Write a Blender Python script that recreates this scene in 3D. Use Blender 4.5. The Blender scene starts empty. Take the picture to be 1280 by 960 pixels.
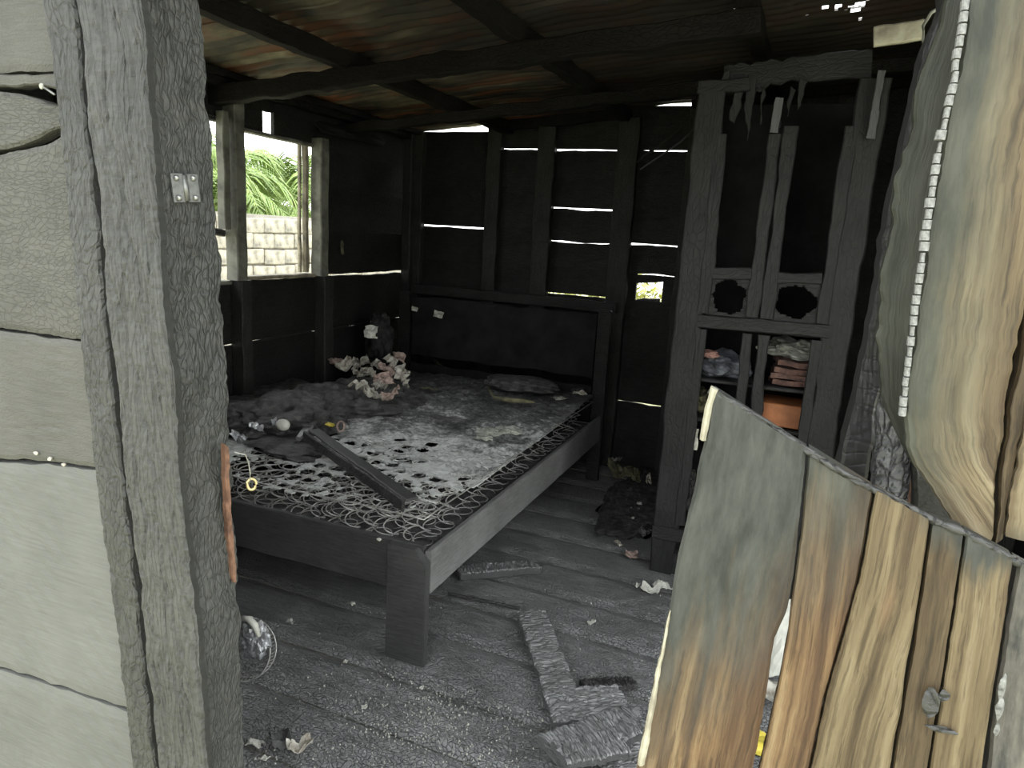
import bpy, bmesh, math, random
from mathutils import Vector, Matrix, noise
random.seed(7)
S = bpy.context.scene
COL = S.collection

# ------------------------------------------------------------------ camera
F = 887.0
_c = Vector((370, -165, F)).normalized()
_d = Vector((-240, (-240*370 + F*F)/165, F)).normalized()
_z = -_d
_x = _c.cross(_z)
RX, RY, RZ = _x, _c, _z                       # world axes in camera space (x right, y down, z forward)
EYE = Vector((0, 0, 1.5))
def ray(px, py):
    v = Vector((px-640, py-480, F))
    return Vector((RX.dot(v), RY.dot(v), RZ.dot(v)))
def onx(px, py, X): d = ray(px, py); return EYE + d*(X/d.x)
def ony(px, py, Y): d = ray(px, py); return EYE + d*(Y/d.y)
def onz(px, py, Z): d = ray(px, py); return EYE + d*((Z-EYE.z)/d.z)
cam = bpy.data.cameras.new('camera'); camo = bpy.data.objects.new('camera', cam); COL.objects.link(camo)
cam.sensor_width = 36; cam.lens = F/1280*36; cam.clip_start = .02
camo.matrix_world = Matrix(((RX[0], -RX[1], -RX[2], 0), (RY[0], -RY[1], -RY[2], 0), (RZ[0], -RZ[1], -RZ[2], 1.5), (0, 0, 0, 1)))
S.camera = camo

# ------------------------------------------------------------------ light and exposure
W = bpy.data.worlds.new('sky'); S.world = W; W.use_nodes = True
wn = W.node_tree.nodes; wl = W.node_tree.links
bgn = wn['Background']
tc = wn.new('ShaderNodeTexCoord'); sx = wn.new('ShaderNodeSeparateXYZ'); rmp = wn.new('ShaderNodeValToRGB')
wl.new(tc.outputs['Generated'], sx.inputs[0]); wl.new(sx.outputs['Z'], rmp.inputs[0])
rmp.color_ramp.elements[0].position = 0.0; rmp.color_ramp.elements[0].color = (.86, .89, .86, 1)
rmp.color_ramp.elements[1].position = 0.6; rmp.color_ramp.elements[1].color = (.96, 1.0, 1.0, 1)
wl.new(rmp.outputs[0], bgn.inputs[0]); bgn.inputs[1].default_value = 3.2
S.view_settings.view_transform = 'Standard'; S.view_settings.look = 'None'; S.view_settings.gamma = 1
S.view_settings.exposure = 0.45

# ------------------------------------------------------------------ materials
def newmat(name):
    m = bpy.data.materials.new(name); m.use_nodes = True
    nt = m.node_tree; return m, nt, nt.nodes['Principled BSDF']
def N(nt, t, **kw):
    n = nt.nodes.new(t)
    for k, v in kw.items(): setattr(n, k, v)
    return n
def coords(nt, kind, scale):
    t = N(nt, 'ShaderNodeTexCoord'); mp = N(nt, 'ShaderNodeMapping')
    mp.inputs['Scale'].default_value = scale
    nt.links.new(t.outputs[kind], mp.inputs[0]); return mp.outputs[0], t
def ramp(nt, fac, stops):
    r = N(nt, 'ShaderNodeValToRGB'); e = r.color_ramp.elements
    while len(e) < len(stops): e.new(.5)
    for q, (p, c) in zip(e, stops): q.position = p; q.color = (*c, 1) if len(c) == 3 else c
    nt.links.new(fac, r.inputs[0]); return r.outputs[0]
def noi(nt, vec, scale, detail=4, rough=.55):
    n = N(nt, 'ShaderNodeTexNoise'); n.inputs['Scale'].default_value = scale
    n.inputs['Detail'].default_value = detail; n.inputs['Roughness'].default_value = rough
    nt.links.new(vec, n.inputs['Vector']); return n.outputs[0]
def mixc(nt, fac, a, b, mode='MIX'):
    m = N(nt, 'ShaderNodeMix', data_type='RGBA', blend_type=mode)
    for s, v in ((0, fac), (6, a), (7, b)):
        if hasattr(v, 'links') or isinstance(v, bpy.types.NodeSocket): nt.links.new(v, m.inputs[s])
        elif s == 0: m.inputs[0].default_value = v
        else: m.inputs[s].default_value = (*v, 1)
    return m.outputs[2]
def math_(nt, op, a, b=0, clamp=False):
    m = N(nt, 'ShaderNodeMath', operation=op); m.use_clamp = clamp
    for i, v in enumerate((a, b)):
        if isinstance(v, bpy.types.NodeSocket): nt.links.new(v, m.inputs[i])
        else: m.inputs[i].default_value = v
    return m.outputs[0]
def bump(nt, h, strength, dist, bsdf):
    b = N(nt, 'ShaderNodeBump'); b.inputs['Strength'].default_value = strength; b.inputs['Distance'].default_value = dist
    nt.links.new(h, b.inputs['Height']); nt.links.new(b.outputs[0], bsdf.inputs['Normal'])
def char(name, dark, light, cell=60, stretch=(.5, 1, 1), rough=.6, crack=.5, bs=.6, bd=.004, kind='Object', grain=30, spec=.5, ash=None, ashpos=.62):
    """burnt wood: alligator cells divided by cracks, grain, drifting ash; stretch[0] is along the grain"""
    m, nt, b = newmat(name)
    v, t = coords(nt, kind, stretch)
    wv = N(nt, 'ShaderNodeTexNoise'); wv.inputs['Scale'].default_value = 9; nt.links.new(v, wv.inputs['Vector'])
    add = N(nt, 'ShaderNodeMix', data_type='RGBA', blend_type='ADD'); add.inputs[0].default_value = .09
    nt.links.new(v, add.inputs[6]); nt.links.new(wv.outputs[1], add.inputs[7])
    vo = N(nt, 'ShaderNodeTexVoronoi', feature='DISTANCE_TO_EDGE'); vo.inputs['Scale'].default_value = cell
    nt.links.new(add.outputs[2], vo.inputs['Vector'])
    brk = noi(nt, t.outputs[kind], cell*.9, 4, .7)
    edge = math_(nt, 'ADD', math_(nt, 'MULTIPLY', vo.outputs['Distance'], 6), math_(nt, 'MULTIPLY', math_(nt, 'SUBTRACT', brk, .42), 2.2), True)
    v2, _ = coords(nt, kind, (stretch[0]*.25, 1, 1) if stretch[0] < 1.5 else (.12, 1, 1))
    g = noi(nt, v2, grain*6, 5, .65)
    big = noi(nt, t.outputs[kind], 4, 5, .6)
    f = math_(nt, 'ADD', math_(nt, 'MULTIPLY', g, .5), math_(nt, 'MULTIPLY', big, .5))
    c = ramp(nt, f, [(.36, dark), (.64, light)])
    c = mixc(nt, math_(nt, 'MULTIPLY', math_(nt, 'SUBTRACT', 1, edge), crack), c, tuple(q*.35 for q in dark))
    if ash: 
        a = noi(nt, t.outputs[kind], 7, 6, .7)
        c = mixc(nt, ramp(nt, a, [(ashpos, (0, 0, 0)), (ashpos+.12, (1, 1, 1))]), c, ash)
    nt.links.new(c, b.inputs['Base Color']); b.inputs['Roughness'].default_value = rough
    b.inputs['Specular IOR Level'].default_value = spec
    h = math_(nt, 'ADD', math_(nt, 'MULTIPLY', edge, .6), math_(nt, 'MULTIPLY', g, .5))
    bump(nt, h, bs, bd, b)
    return m
def plain(name, c, rough=.6, metal=0, var=.25, scale=20, bs=.3, bd=.003, spec=.5, c2=None, detail=5):
    m, nt, b = newmat(name)
    t = N(nt, 'ShaderNodeTexCoord')
    n = noi(nt, t.outputs['Object'], scale, detail, .6)
    lo = c2 if c2 else tuple(q*(1-var) for q in c)
    nt.links.new(ramp(nt, n, [(.35, lo), (.62, c)]), b.inputs['Base Color'])
    b.inputs['Roughness'].default_value = rough; b.inputs['Metallic'].default_value = metal
    b.inputs['Specular IOR Level'].default_value = spec
    bump(nt, n, bs, bd, b); return m
def scorched(name, dots, tans, chars, seed=0, noiseamp=.10, soft=.05):
    """sawn plank wood burnt over one region. dots = list of (normal, offset, soft) half spaces where it is charred"""
    m, nt, b = newmat(name)
    v, t = coords(nt, 'UV', (1, .045, 1))
    off = N(nt, 'ShaderNodeMapping'); off.inputs['Location'].default_value = (seed*3.1, seed*1.7, 0)
    nt.links.new(v, off.inputs[0]); v = off.outputs[0]
    w = noi(nt, t.outputs['UV'], 9, 4, .6)
    add = N(nt, 'ShaderNodeMix', data_type='RGBA', blend_type='ADD'); add.inputs[0].default_value = .006
    nt.links.new(v, add.inputs[6]); nt.links.new(w, add.inputs[7]); v = add.outputs[2]
    g = noi(nt, v, 75, 7, .65); g2 = noi(nt, v, 220, 4, .6); big = noi(nt, v, 14, 3, .5)
    f = math_(nt, 'ADD', math_(nt, 'MULTIPLY', g, .45), math_(nt, 'MULTIPLY', big, .55))
    tan = ramp(nt, f, [(.37, tans[0]), (.46, tans[1]), (.53, tans[2]), (.62, tans[3])])
    chv, _ = coords(nt, 'UV', (1, .25, 1))
    chn = noi(nt, chv, 40, 6, .65)
    chc = ramp(nt, chn, [(.35, chars[0]), (.65, chars[1])])
    streak = ramp(nt, g2, [(.38, (.25, .22, .2)), (.48, (1, 1, 1))])
    tan = mixc(nt, .55, tan, streak, 'MULTIPLY')
    mask = None
    nn = noi(nt, t.outputs['Object'], 7, 5, .6); st = noi(nt, v, 30, 5, .6)
    for (nv, o, sf) in dots:
        dp = N(nt, 'ShaderNodeVectorMath', operation='DOT_PRODUCT'); dp.inputs[1].default_value = nv
        nt.links.new(t.outputs['Object'], dp.inputs[0])
        s = math_(nt, 'SUBTRACT', dp.outputs['Value'], o)
        s = math_(nt, 'ADD', s, math_(nt, 'MULTIPLY', math_(nt, 'SUBTRACT', nn, .5), noiseamp))
        s = math_(nt, 'ADD', s, math_(nt, 'MULTIPLY', math_(nt, 'SUBTRACT', st, .5), noiseamp*1.6))
        s = math_(nt, 'ADD', math_(nt, 'DIVIDE', s, sf), .5, True)
        mask = s if mask is None else math_(nt, 'MAXIMUM', mask, s)
    c = mixc(nt, mask, tan, chc) if mask is not None else tan
    # knots and gouges
    kv, _ = coords(nt, 'UV', (1, .22, 1))
    vo = N(nt, 'ShaderNodeTexVoronoi'); vo.inputs['Scale'].default_value = 11; nt.links.new(kv, vo.inputs['Vector'])
    kn = ramp(nt, vo.outputs['Distance'], [(.03, (1, 1, 1)), (.11, (0, 0, 0))])
    c = mixc(nt, math_(nt, 'MULTIPLY', kn, .55), c, (.16, .10, .055))
    nt.links.new(c, b.inputs['Base Color']); b.inputs['Roughness'].default_value = .62
    b.inputs['Specular IOR Level'].default_value = .35
    h = math_(nt, 'ADD', math_(nt, 'MULTIPLY', g, .6), math_(nt, 'MULTIPLY', g2, .4))
    bump(nt, h, .6, .004, b); return m

M = {}
M['post'] = char('charred_post_wood', (0.0206, 0.0222, 0.0213), (0.0459, 0.0475, 0.0459), cell=75, stretch=(1, .45, 1), kind='UV', rough=.6, crack=.55, bs=.7, bd=.004, grain=14)
M['jamb'] = char('charred_jamb_wood', (0.0281, 0.0296, 0.0289), (0.064, 0.0663, 0.064), cell=85, stretch=(1, .45, 1), kind='UV', rough=.55, crack=.45, bs=.6, bd=.004, grain=14)
M['postgrain'] = char('charred_post_grain', (0.024, 0.0256, 0.0248), (0.056, 0.0576, 0.0552), cell=90, stretch=(1, .13, 1), kind='UV', rough=.6, crack=.5, bs=.7, bd=.004, grain=20)
M['ashplank'] = char('ash_plank', (0.0429, 0.0429, 0.0377), (0.074, 0.0733, 0.0644), cell=120, stretch=(.4, 1, 1), rough=.7, crack=.5, bs=.6, bd=.003, grain=14)
M['ashplank_fine'] = char('ash_plank_fine', (0.0518, 0.0518, 0.0466), (0.0829, 0.0821, 0.074), cell=190, stretch=(.3, 1, 1), rough=.7, crack=.12, bs=.35, bd=.003, grain=34)
M['ashplank_smooth'] = char('ash_plank_smooth', (0.0786, 0.0814, 0.0759), (0.12, 0.123, 0.115), cell=25, stretch=(.12, 1, 1), rough=.75, crack=.05, bs=.3, bd=.003, grain=40)
M['wall'] = char('burnt_wall_plank', (0.009, 0.009, 0.00863), (0.0255, 0.0255, 0.024), cell=70, stretch=(.5, 1, 1), rough=.55, crack=.3, bs=.7, bd=.005, grain=14, spec=0.2)
M['stud'] = char('burnt_stud', (0.0144, 0.0144, 0.0136), (0.04, 0.04, 0.0368), cell=75, stretch=(.5, 1, 1), rough=.55, crack=.3, bs=.7, bd=.005, grain=14, spec=0.22)
M['beam'] = char('burnt_roof_timber', (.007, .0065, .006), (.018, .017, .016), cell=70, stretch=(.5, 1, 1), rough=.7, crack=.3, bs=.7, bd=.005, grain=14, spec=0.12)
M['frameW'] = char('burnt_wardrobe_wood', (0.0109, 0.0109, 0.0114), (0.0258, 0.0258, 0.0268), cell=50, stretch=(.4, 1, 1), rough=.5, crack=.2, bs=.5, bd=.003, grain=16, spec=0.3)
M['frameW2'] = char('ash_dusted_strip', (.05, .05, .055), (.10, .10, .105), cell=50, stretch=(.4, 1, 1), rough=.5, crack=.1, bs=.4, bd=.003, grain=16)
M['bed'] = char('burnt_bed_board', (0.0357, 0.0357, 0.0357), (0.0787, 0.08, 0.08), cell=60, stretch=(.3, 1, 1), rough=.48, crack=.15, bs=.35, bd=.002, grain=30, spec=0.35)  # charred board, also darkened so the foot end holds its shade
M['bedlit'] = char('lit_bed_board', (0.109, 0.109, 0.109), (0.241, 0.245, 0.245), cell=60, stretch=(.3, 1, 1), rough=.48, crack=.15, bs=.35, bd=.002, grain=30)  # paler copy for the side rails: light falling on them put into the colour
M['floor'] = char('burnt_floor_board', (0.132, 0.134, 0.135), (0.311, 0.315, 0.319), cell=85, stretch=(.8, 1, 1), rough=.36, crack=.5, bs=1, bd=.008, grain=10, ash=(.28, .285, .29), ashpos=.66)
M['charboard'] = char('charred_loose_board', (.16, .16, .16), (.34, .345, .35), cell=60, stretch=(.35, 1.5, 1), kind='UV', rough=.33, crack=.6, bs=1.0, bd=.006, grain=8)
M['deepchar'] = char('deep_char', (.02, .02, .02), (.07, .07, .07), cell=50, stretch=(.8, 1, 1), rough=.5, crack=.7, bs=.9, bd=.006, grain=10)
M['checkered'] = char('checkered_char', (.22, .225, .235), (.45, .46, .48), cell=75, stretch=(1, .45, 1), kind='UV', rough=.5, crack=.75, bs=1, bd=.006, grain=8)
M['charbead'] = plain('ashy_char_bead', (.26, .265, .26), .5, scale=90, bs=.4, bd=.002, c2=(.05, .05, .05))
M['soot'] = plain('soot_black_board', (.015, .015, .015), .7, scale=6, bs=.5, bd=.006, c2=(.006, .006, .006), spec=0.12)
M['ash'] = plain('mattress_ash', (.36, .37, .36), .85, var=.5, scale=14, bs=.9, bd=.01, c2=(.07, .07, .07))
M['ashdark'] = plain('mattress_char', (.10, .10, .10), .7, scale=12, bs=.9, bd=.01, c2=(.03, .03, .03))
M['rag'] = plain('burnt_cloth', (.10, .10, .098), .75, scale=22, bs=1, bd=.012, c2=(.022, .022, .022))
M['ragblack'] = plain('black_burnt_cloth', (0.03, 0.03, 0.03), .75, scale=22, bs=1, bd=.012, c2=(0.008, 0.008, 0.008), spec=0.2)
M['wire'] = plain('burnt_spring_steel', (.62, .62, .60), .4, metal=.45, var=.5, scale=40, bs=.2, bd=.001)
M['steel'] = plain('weathered_steel', (.24, .245, .24), .42, metal=.7, var=.35, scale=90, bs=.2, bd=.001)
M['screw'] = plain('screw_steel', (.4, .41, .4), .35, metal=.8, var=.3, scale=90, bs=.1, bd=.001)
M['paper'] = plain('scorched_paper', (.62, .60, .54), .8, scale=28, bs=.4, bd=.003, c2=(.20, .17, .13))
M['paperpink'] = plain('scorched_pink_paper', (.55, .42, .37), .8, scale=35, bs=.4, bd=.003, c2=(.12, .08, .07))
M['white'] = plain('pale_ceramic', (.66, .66, .60), .5, scale=14, bs=.1, bd=.001, var=.25)
M['greyclump'] = plain('pale_ash_clump', (.48, .49, .44), .85, scale=30, bs=.8, bd=.006, c2=(.18, .18, .16))
M['foil'] = plain('crumpled_foil', (.62, .63, .66), .35, metal=.6, scale=60, bs=.8, bd=.004, c2=(.25, .25, .27))
M['yellow'] = plain('yellow_plastic', (.72, .58, .08), .5, var=.3)
M['orange'] = plain('orange_box', (.42, .15, .055), .6, var=.35, scale=14)
M['brick'] = plain('red_brown_cloth', (.17, .09, .07), .8, scale=30, c2=(.05, .03, .03))
M['bluecloth'] = plain('sooty_blue_cloth', (.17, .18, .21), .7, scale=20, c2=(.04, .04, .05))
M['pink'] = plain('dull_pink_cloth', (.36, .20, .17), .7, var=.4)
M['tancloth'] = plain('olive_brown_cloth', (.17, .155, .09), .8, scale=20, c2=(.04, .04, .03))
M['brass'] = plain('brass', (.55, .45, .25), .35, metal=.8, var=.3)
M['cable'] = plain('grey_cable', (.28, .28, .25), .6, var=.3)
M['cabledark'] = plain('sooty_cable', (.08, .08, .08), .6, var=.3)
M['paleboard'] = plain('unburnt_pale_board', (.38, .36, .28), .75, scale=14, bs=.4, bd=.003, c2=(.13, .11, .08))
M['redwood'] = plain('fresh_red_brown_wood', (.21, .11, .07), .65, scale=45, bs=.6, bd=.003, c2=(.09, .045, .03))
M['winwood'] = plain('scorched_window_timber', (.34, .30, .22), .7, scale=12, bs=.5, bd=.003, c2=(.09, .08, .06))
M['graywood'] = plain('weathered_window_timber', (.17, .17, .14), .7, scale=12, bs=.5, bd=.003, c2=(.06, .06, .05))
M['blackhole'] = plain('soot', (.012, .012, .012), .9)
TAN = [(.024, .013, .008), (.070, .038, .019), (.135, .084, .042), (.23, .17, .095)]
TANP = [(.026, .017, .009), (.066, .046, .025), (.122, .092, .052), (.19, .155, .095)]
GREENCH = [(.085, .095, .085), (.21, .225, .20)]

# roof sheet: rusty, sooty corrugated metal
m, nt, b = newmat('sooty_rusty_sheet_metal'); t = N(nt, 'ShaderNodeTexCoord')
mp = N(nt, 'ShaderNodeMapping'); mp.inputs['Scale'].default_value = (.6, 1.8, 1); nt.links.new(t.outputs['Object'], mp.inputs[0])
a = noi(nt, mp.outputs[0], 3.2, 6, .6); r_ = noi(nt, mp.outputs[0], 2.1, 4, .6)
mp2 = N(nt, 'ShaderNodeMapping'); mp2.inputs['Location'].default_value = (5, 3, 2); nt.links.new(mp.outputs[0], mp2.inputs[0])
r2 = noi(nt, mp2.outputs[0], 4, 5, .6)
base = ramp(nt, a, [(.42, (.03, .027, .02)), (.54, (.13, .11, .07)), (.68, (.36, .33, .23))])
base = mixc(nt, ramp(nt, r2, [(.49, (0, 0, 0)), (.60, (1, 1, 1))]), base, (.17, .065, .028))
sp = N(nt, 'ShaderNodeSeparateXYZ'); nt.links.new(t.outputs['Object'], sp.inputs[0])
soot = math_(nt, 'ADD', math_(nt, 'MULTIPLY', sp.outputs['X'], .42), math_(nt, 'MULTIPLY', r_, 1.1))
base = mixc(nt, ramp(nt, soot, [(-.25, (0, 0, 0)), (.45, (.90, .90, .90))]), base, (.02, .018, .016))
nt.links.new(base, b.inputs['Base Color']); b.inputs['Roughness'].default_value = .6; b.inputs['Metallic'].default_value = .0
bump(nt, a, .3, .01, b); M['roof'] = m
M['block'] = plain('concrete_block', (.50, .46, .38), .9, scale=9, bs=.6, bd=.01, c2=(.20, .19, .165))
M['mortar'] = plain('mortar', (.34, .32, .28), .9, scale=20)
M['earth'] = plain('pale_earth', (.60, .56, .40), .95, scale=2, bs=.5, bd=.03, c2=(.42, .42, .22))
M['leaf'] = plain('palm_leaf', (.26, .36, .09), .5, scale=6, bs=.1, bd=.002, c2=(.13, .20, .05))
M['leafdark'] = plain('shrub_leaf', (.50, .50, .12), .5, scale=6, bs=.1, bd=.002, c2=(.25, .27, .06))
M['trunk'] = plain('palm_trunk', (.26, .21, .15), .9, scale=20, bs=.8, bd=.02)

# ------------------------------------------------------------------ builders
def absloc(o):
    v = Vector((0, 0, 0))
    while o: v += o.location; o = o.parent
    return v
def tag(o, label=None, cat=None, group=None, kind=None):
    if label: o['label'] = label
    if cat: o['category'] = cat
    if group: o['group'] = group
    if kind: o['kind'] = kind
    return o
def root(name, loc=(0, 0, 0), label=None, cat=None, group=None, kind=None):
    o = bpy.data.objects.new(name, None); o.empty_display_size = .05; COL.objects.link(o); o.location = loc
    return tag(o, label, cat, group, kind)
def link(name, me, mat, parent=None, mw=None, smooth=False):
    o = bpy.data.objects.new(name, me); COL.objects.link(o)
    if mat and not me.materials: me.materials.append(M[mat] if isinstance(mat, str) else mat)
    if smooth:
        for p in me.polygons: p.use_smooth = True
    mw = mw or Matrix.Identity(4)
    if parent:
        o.parent = parent; o.matrix_basis = Matrix.Translation(-absloc(parent)) @ mw
    else: o.matrix_basis = mw
    return o
def mesh(vs, fs, uvs=None):
    me = bpy.data.meshes.new('mesh'); me.from_pydata([tuple(v) for v in vs], [], fs); 
    if uvs:
        L = me.uv_layers.new(name='UVMap')
        for lp in me.loops: L.data[lp.index].uv = uvs[lp.vertex_index]
    me.validate(); me.update(); return me
def world_mesh(name, vs, fs, mat, parent, uvs=None, smooth=False):
    """vertices given in world space; the object's origin is its parent's base, or its own lowest centre"""
    o0 = absloc(parent) if parent else Vector((sum(v[0] for v in vs)/len(vs), sum(v[1] for v in vs)/len(vs), min(v[2] for v in vs)))
    me = mesh([Vector(v)-o0 for v in vs], fs, uvs)
    o = link(name, me, mat, None, None, smooth); 
    if parent: o.parent = parent; o.location = (0, 0, 0)
    else: o.location = o0
    return o
def board(name, a, b, w, t, mat, wdir=(0, 0, 1), parent=None, rough=.004, seed=None, step=.05, ragged=0.0, bevel=.004, taper=1):
    """a charred plank or bar with worn wavy edges. a,b: ends of its axis; wdir: direction of its width"""
    a = Vector(a); b = Vector(b); L = (b-a).length; X = (b-a).normalized()
    Yd = Vector(wdir); Yd = (Yd - X*Yd.dot(X)).normalized(); Z = X.cross(Yd)
    n = max(2, min(60, int(L/step)))
    sd = seed if seed is not None else random.random()*100
    hw, ht = w/2, t/2; bv = min(bevel, hw*.6, ht*.6)
    cs = [(-hw+bv, -ht), (hw-bv, -ht), (hw, -ht+bv), (hw, ht-bv), (hw-bv, ht), (-hw+bv, ht), (-hw, ht-bv), (-hw, -ht+bv)]
    vs, fs = [], []
    for i in range(n+1):
        x = L*i/n; k = 1+(taper-1)*i/n
        e1 = noise.noise(Vector((x*6, sd, 0)))*rough*2 + noise.noise(Vector((x*25, sd, 3)))*rough
        e2 = noise.noise(Vector((x*6, sd, 9)))*rough*2 + noise.noise(Vector((x*25, sd, 13)))*rough
        e3 = noise.noise(Vector((x*5, sd, 19)))*rough
        for j, (y, z) in enumerate(cs):
            xx = x
            if i in (0, n) and ragged: xx += (1 if i else -1)*ragged*(noise.noise(Vector((y*25, sd, i)))-.2*random.random())
            vs.append((xx, y*k+(e1 if y > 0 else -e2), z*k+e3))
    for i in range(n):
        for j in range(8):
            p, q = i*8+j, i*8+(j+1) % 8
            fs.append((p, p+8, q+8, q))
    fs.append(tuple(range(8))); fs.append(tuple(n*8+7-j for j in range(8)))
    mw = Matrix((( X.x, Yd.x, Z.x, a.x), (X.y, Yd.y, Z.y, a.y), (X.z, Yd.z, Z.z, a.z), (0, 0, 0, 1)))
    return link(name, mesh(vs, fs), mat, parent, mw)
def resample(pts, n):
    pts = [Vector(p) for p in pts]; ds = [0]
    for p, q in zip(pts, pts[1:]): ds.append(ds[-1]+(q-p).length)
    out = []; j = 0
    for i in range(n+1):
        s = ds[-1]*i/n
        while j < len(pts)-2 and ds[j+1] < s: j += 1
        f = (s-ds[j])/max(1e-9, ds[j+1]-ds[j]); out.append(pts[j].lerp(pts[j+1], min(1, max(0, f))))
    return out
def gator(u, v, su, sv, depth):
    d, _ = noise.voronoi(Vector((u*su + .3*noise.noise(Vector((u*20, v*20, 0))), v*sv, 1.3)))
    e = min(1, (d[1]-d[0])*4)
    return -depth*(1-e)**2
def slab(name, Lp, Rp, nrm, thick, mat, parent, nu=16, nv=60, disp=None, edge=.002, seed=0, endj=0.0):
    """a plank face laid between two edge polylines (bottom to top) with relief, sides and back"""
    A = resample(Lp, nv); B = resample(Rp, nv); nrm = Vector(nrm).normalized()
    L = sum((A[i+1]-A[i]).length for i in range(nv)); vs, fs, uv = [], [], []
    for i in range(nv+1):
        a, b = A[i].copy(), B[i].copy(); w = (b-a); wl_ = w.length; wd = w.normalized(); v = L*i/nv
        a += wd*edge*(noise.noise(Vector((v*18, seed, 1)))*2 + noise.noise(Vector((v*70, seed, 2))))
        b += wd*edge*(noise.noise(Vector((v*18, seed, 5)))*2 + noise.noise(Vector((v*70, seed, 7))))
        for j in range(nu+1):
            p = a.lerp(b, j/nu); u = wl_*j/nu
            if endj and i in (0, nv):
                p += (A[1]-A[0]).normalized()*endj*noise.noise(Vector((u*60, seed, i)))
            h = disp(u+seed, v) if disp else 0
            r = min(j, nu-j); h -= .004 if r == 0 else 0
            vs.append(p+nrm*h); uv.append((u+seed, v))
    base = len(vs)
    for i in range(nv+1):
        for p in (vs[i*(nu+1)], vs[i*(nu+1)+nu]):
            vs.append(p-nrm*thick); uv.append((0, L*i/nv))
    for i in range(nv):
        for j in range(nu):
            p = i*(nu+1)+j; fs.append((p, p+1, p+nu+2, p+nu+1))
        l0, l1, r0, r1 = i*(nu+1), (i+1)*(nu+1), i*(nu+1)+nu, (i+1)*(nu+1)+nu
        bl0, br0, bl1, br1 = base+2*i, base+2*i+1, base+2*i+2, base+2*i+3
        fs += [(l0, l1, bl1, bl0), (r1, r0, br0, br1), (bl1, br1, br0, bl0)]
    fs.append(tuple([base, base+1]+[nu-j for j in range(nu+1)]))
    t0 = nv*(nu+1); fs.append(tuple([t0+j for j in range(nu+1)]+[base+2*nv+1, base+2*nv]))
    # turn faces outward if needed
    n0 = (Vector(vs[1])-Vector(vs[0])).cross(Vector(vs[nu+1])-Vector(vs[0]))
    if n0.dot(nrm) < 0: fs = [tuple(reversed(f)) for f in fs]
    return world_mesh(name, vs, fs, mat, parent, uv)
def tubemesh(pts, r, sides=5, closed=False):
    pts = [Vector(p) for p in pts]; n = len(pts); vs, fs = [], []; up = Vector((0, 0, 1))
    for i, p in enumerate(pts):
        if closed: d = pts[(i+1) % n]-pts[i-1]
        else: d = pts[min(i+1, n-1)]-pts[max(i-1, 0)]
        d.normalize(); s = d.cross(up)
        if s.length < .05: s = d.cross(Vector((1, 0, 0)))
        s.normalize(); q = s.cross(d); rr = r[i] if isinstance(r, list) else r
        for k in range(sides):
            an = 2*math.pi*k/sides; vs.append(p+s*math.cos(an)*rr+q*math.sin(an)*rr)
    for i in range(n if closed else n-1):
        for k in range(sides):
            a, b = i*sides+k, i*sides+(k+1) % sides; c, d_ = ((i+1) % n)*sides+(k+1) % sides, ((i+1) % n)*sides+k
            fs.append((a, b, c, d_))
    if not closed: fs.append(tuple(reversed(range(sides)))); fs.append(tuple((n-1)*sides+k for k in range(sides)))
    return vs, fs
def tube(name, pts, r, mat, parent=None, sides=6, closed=False):
    vs, fs = tubemesh(pts, r, sides, closed); return world_mesh(name, vs, fs, mat, parent, smooth=True)
def lump(name, loc, size, mat, parent=None, seed=0, sub=3, amp=.35, freq=1.6, rot=0, flat=None, mind=2):
    """an irregular clump; size = full extents, loc = centre of its base"""
    bm = bmesh.new(); bmesh.ops.create_icosphere(bm, subdivisions=sub, radius=.5)
    lo = 9
    for v in bm.verts:
        d = noise.noise(v.co*freq*2+Vector((seed, 0, 0)))*amp + noise.noise(v.co*freq*5+Vector((0, seed, 0)))*amp*.5 + noise.noise(v.co*freq*11+Vector((0, seed, 4)))*amp*.25
        v.co *= 1+d
        if flat is not None and v.co.z < -flat: v.co.z = -flat
        lo = min(lo, v.co.z)
    for v in bm.verts: v.co = Vector((v.co.x*size[0], v.co.y*size[1], (v.co.z-lo)*size[2]))
    me = bpy.data.meshes.new('m'); bm.to_mesh(me); bm.free()
    return link(name, me, mat, parent, Matrix.Translation(loc) @ Matrix.Rotation(rot, 4, 'Z'))
def sheet(name, loc, size, mat, parent=None, seed=0, curl=.3, rot=(0, 0, 0), n=8, th=.0015):
    """a torn, curled scrap with thickness. loc = lowest point of its middle"""
    vs, fs = [], []
    for s in (0, 1):
        for i in range(n+1):
            for j in range(n+1):
                u, v = i/n-.5, j/n-.5
                rad = .88+.28*noise.noise(Vector((math.atan2(v, u), seed, 0)))
                if max(abs(u), abs(v)) > .35: u *= rad; v *= rad
                z = curl*size[0]*(abs(u)*1.2*math.cos(seed)+abs(v)*math.sin(seed*2)+.7*noise.noise(Vector((u*3, v*3, seed)))+.25*noise.noise(Vector((u*9, v*9, seed))))
                vs.append(Vector((u*size[0], v*size[1], z+s*th)))
    q = (n+1)**2
    for i in range(n):
        for j in range(n):
            a = i*(n+1)+j; fs.append((a, a+1, a+n+2, a+n+1)); fs.append((q+a, q+a+n+1, q+a+n+2, q+a+1))
    for i in range(n):
        for a, b in ((i, i+1), ((n)*(n+1)+i+1, (n)*(n+1)+i), ((i+1)*(n+1), i*(n+1)), (i*(n+1)+n, (i+1)*(n+1)+n)):
            fs.append((a, q+a, q+b, b))
    R = Matrix.Rotation(rot[2], 4, 'Z') @ Matrix.Rotation(rot[1], 4, 'Y') @ Matrix.Rotation(rot[0], 4, 'X')
    lo = min((R @ v).z for v in vs)
    return link(name, mesh(vs, fs), mat, parent, Matrix.Translation(Vector(loc)+Vector((0, 0, -lo))) @ R)

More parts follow.
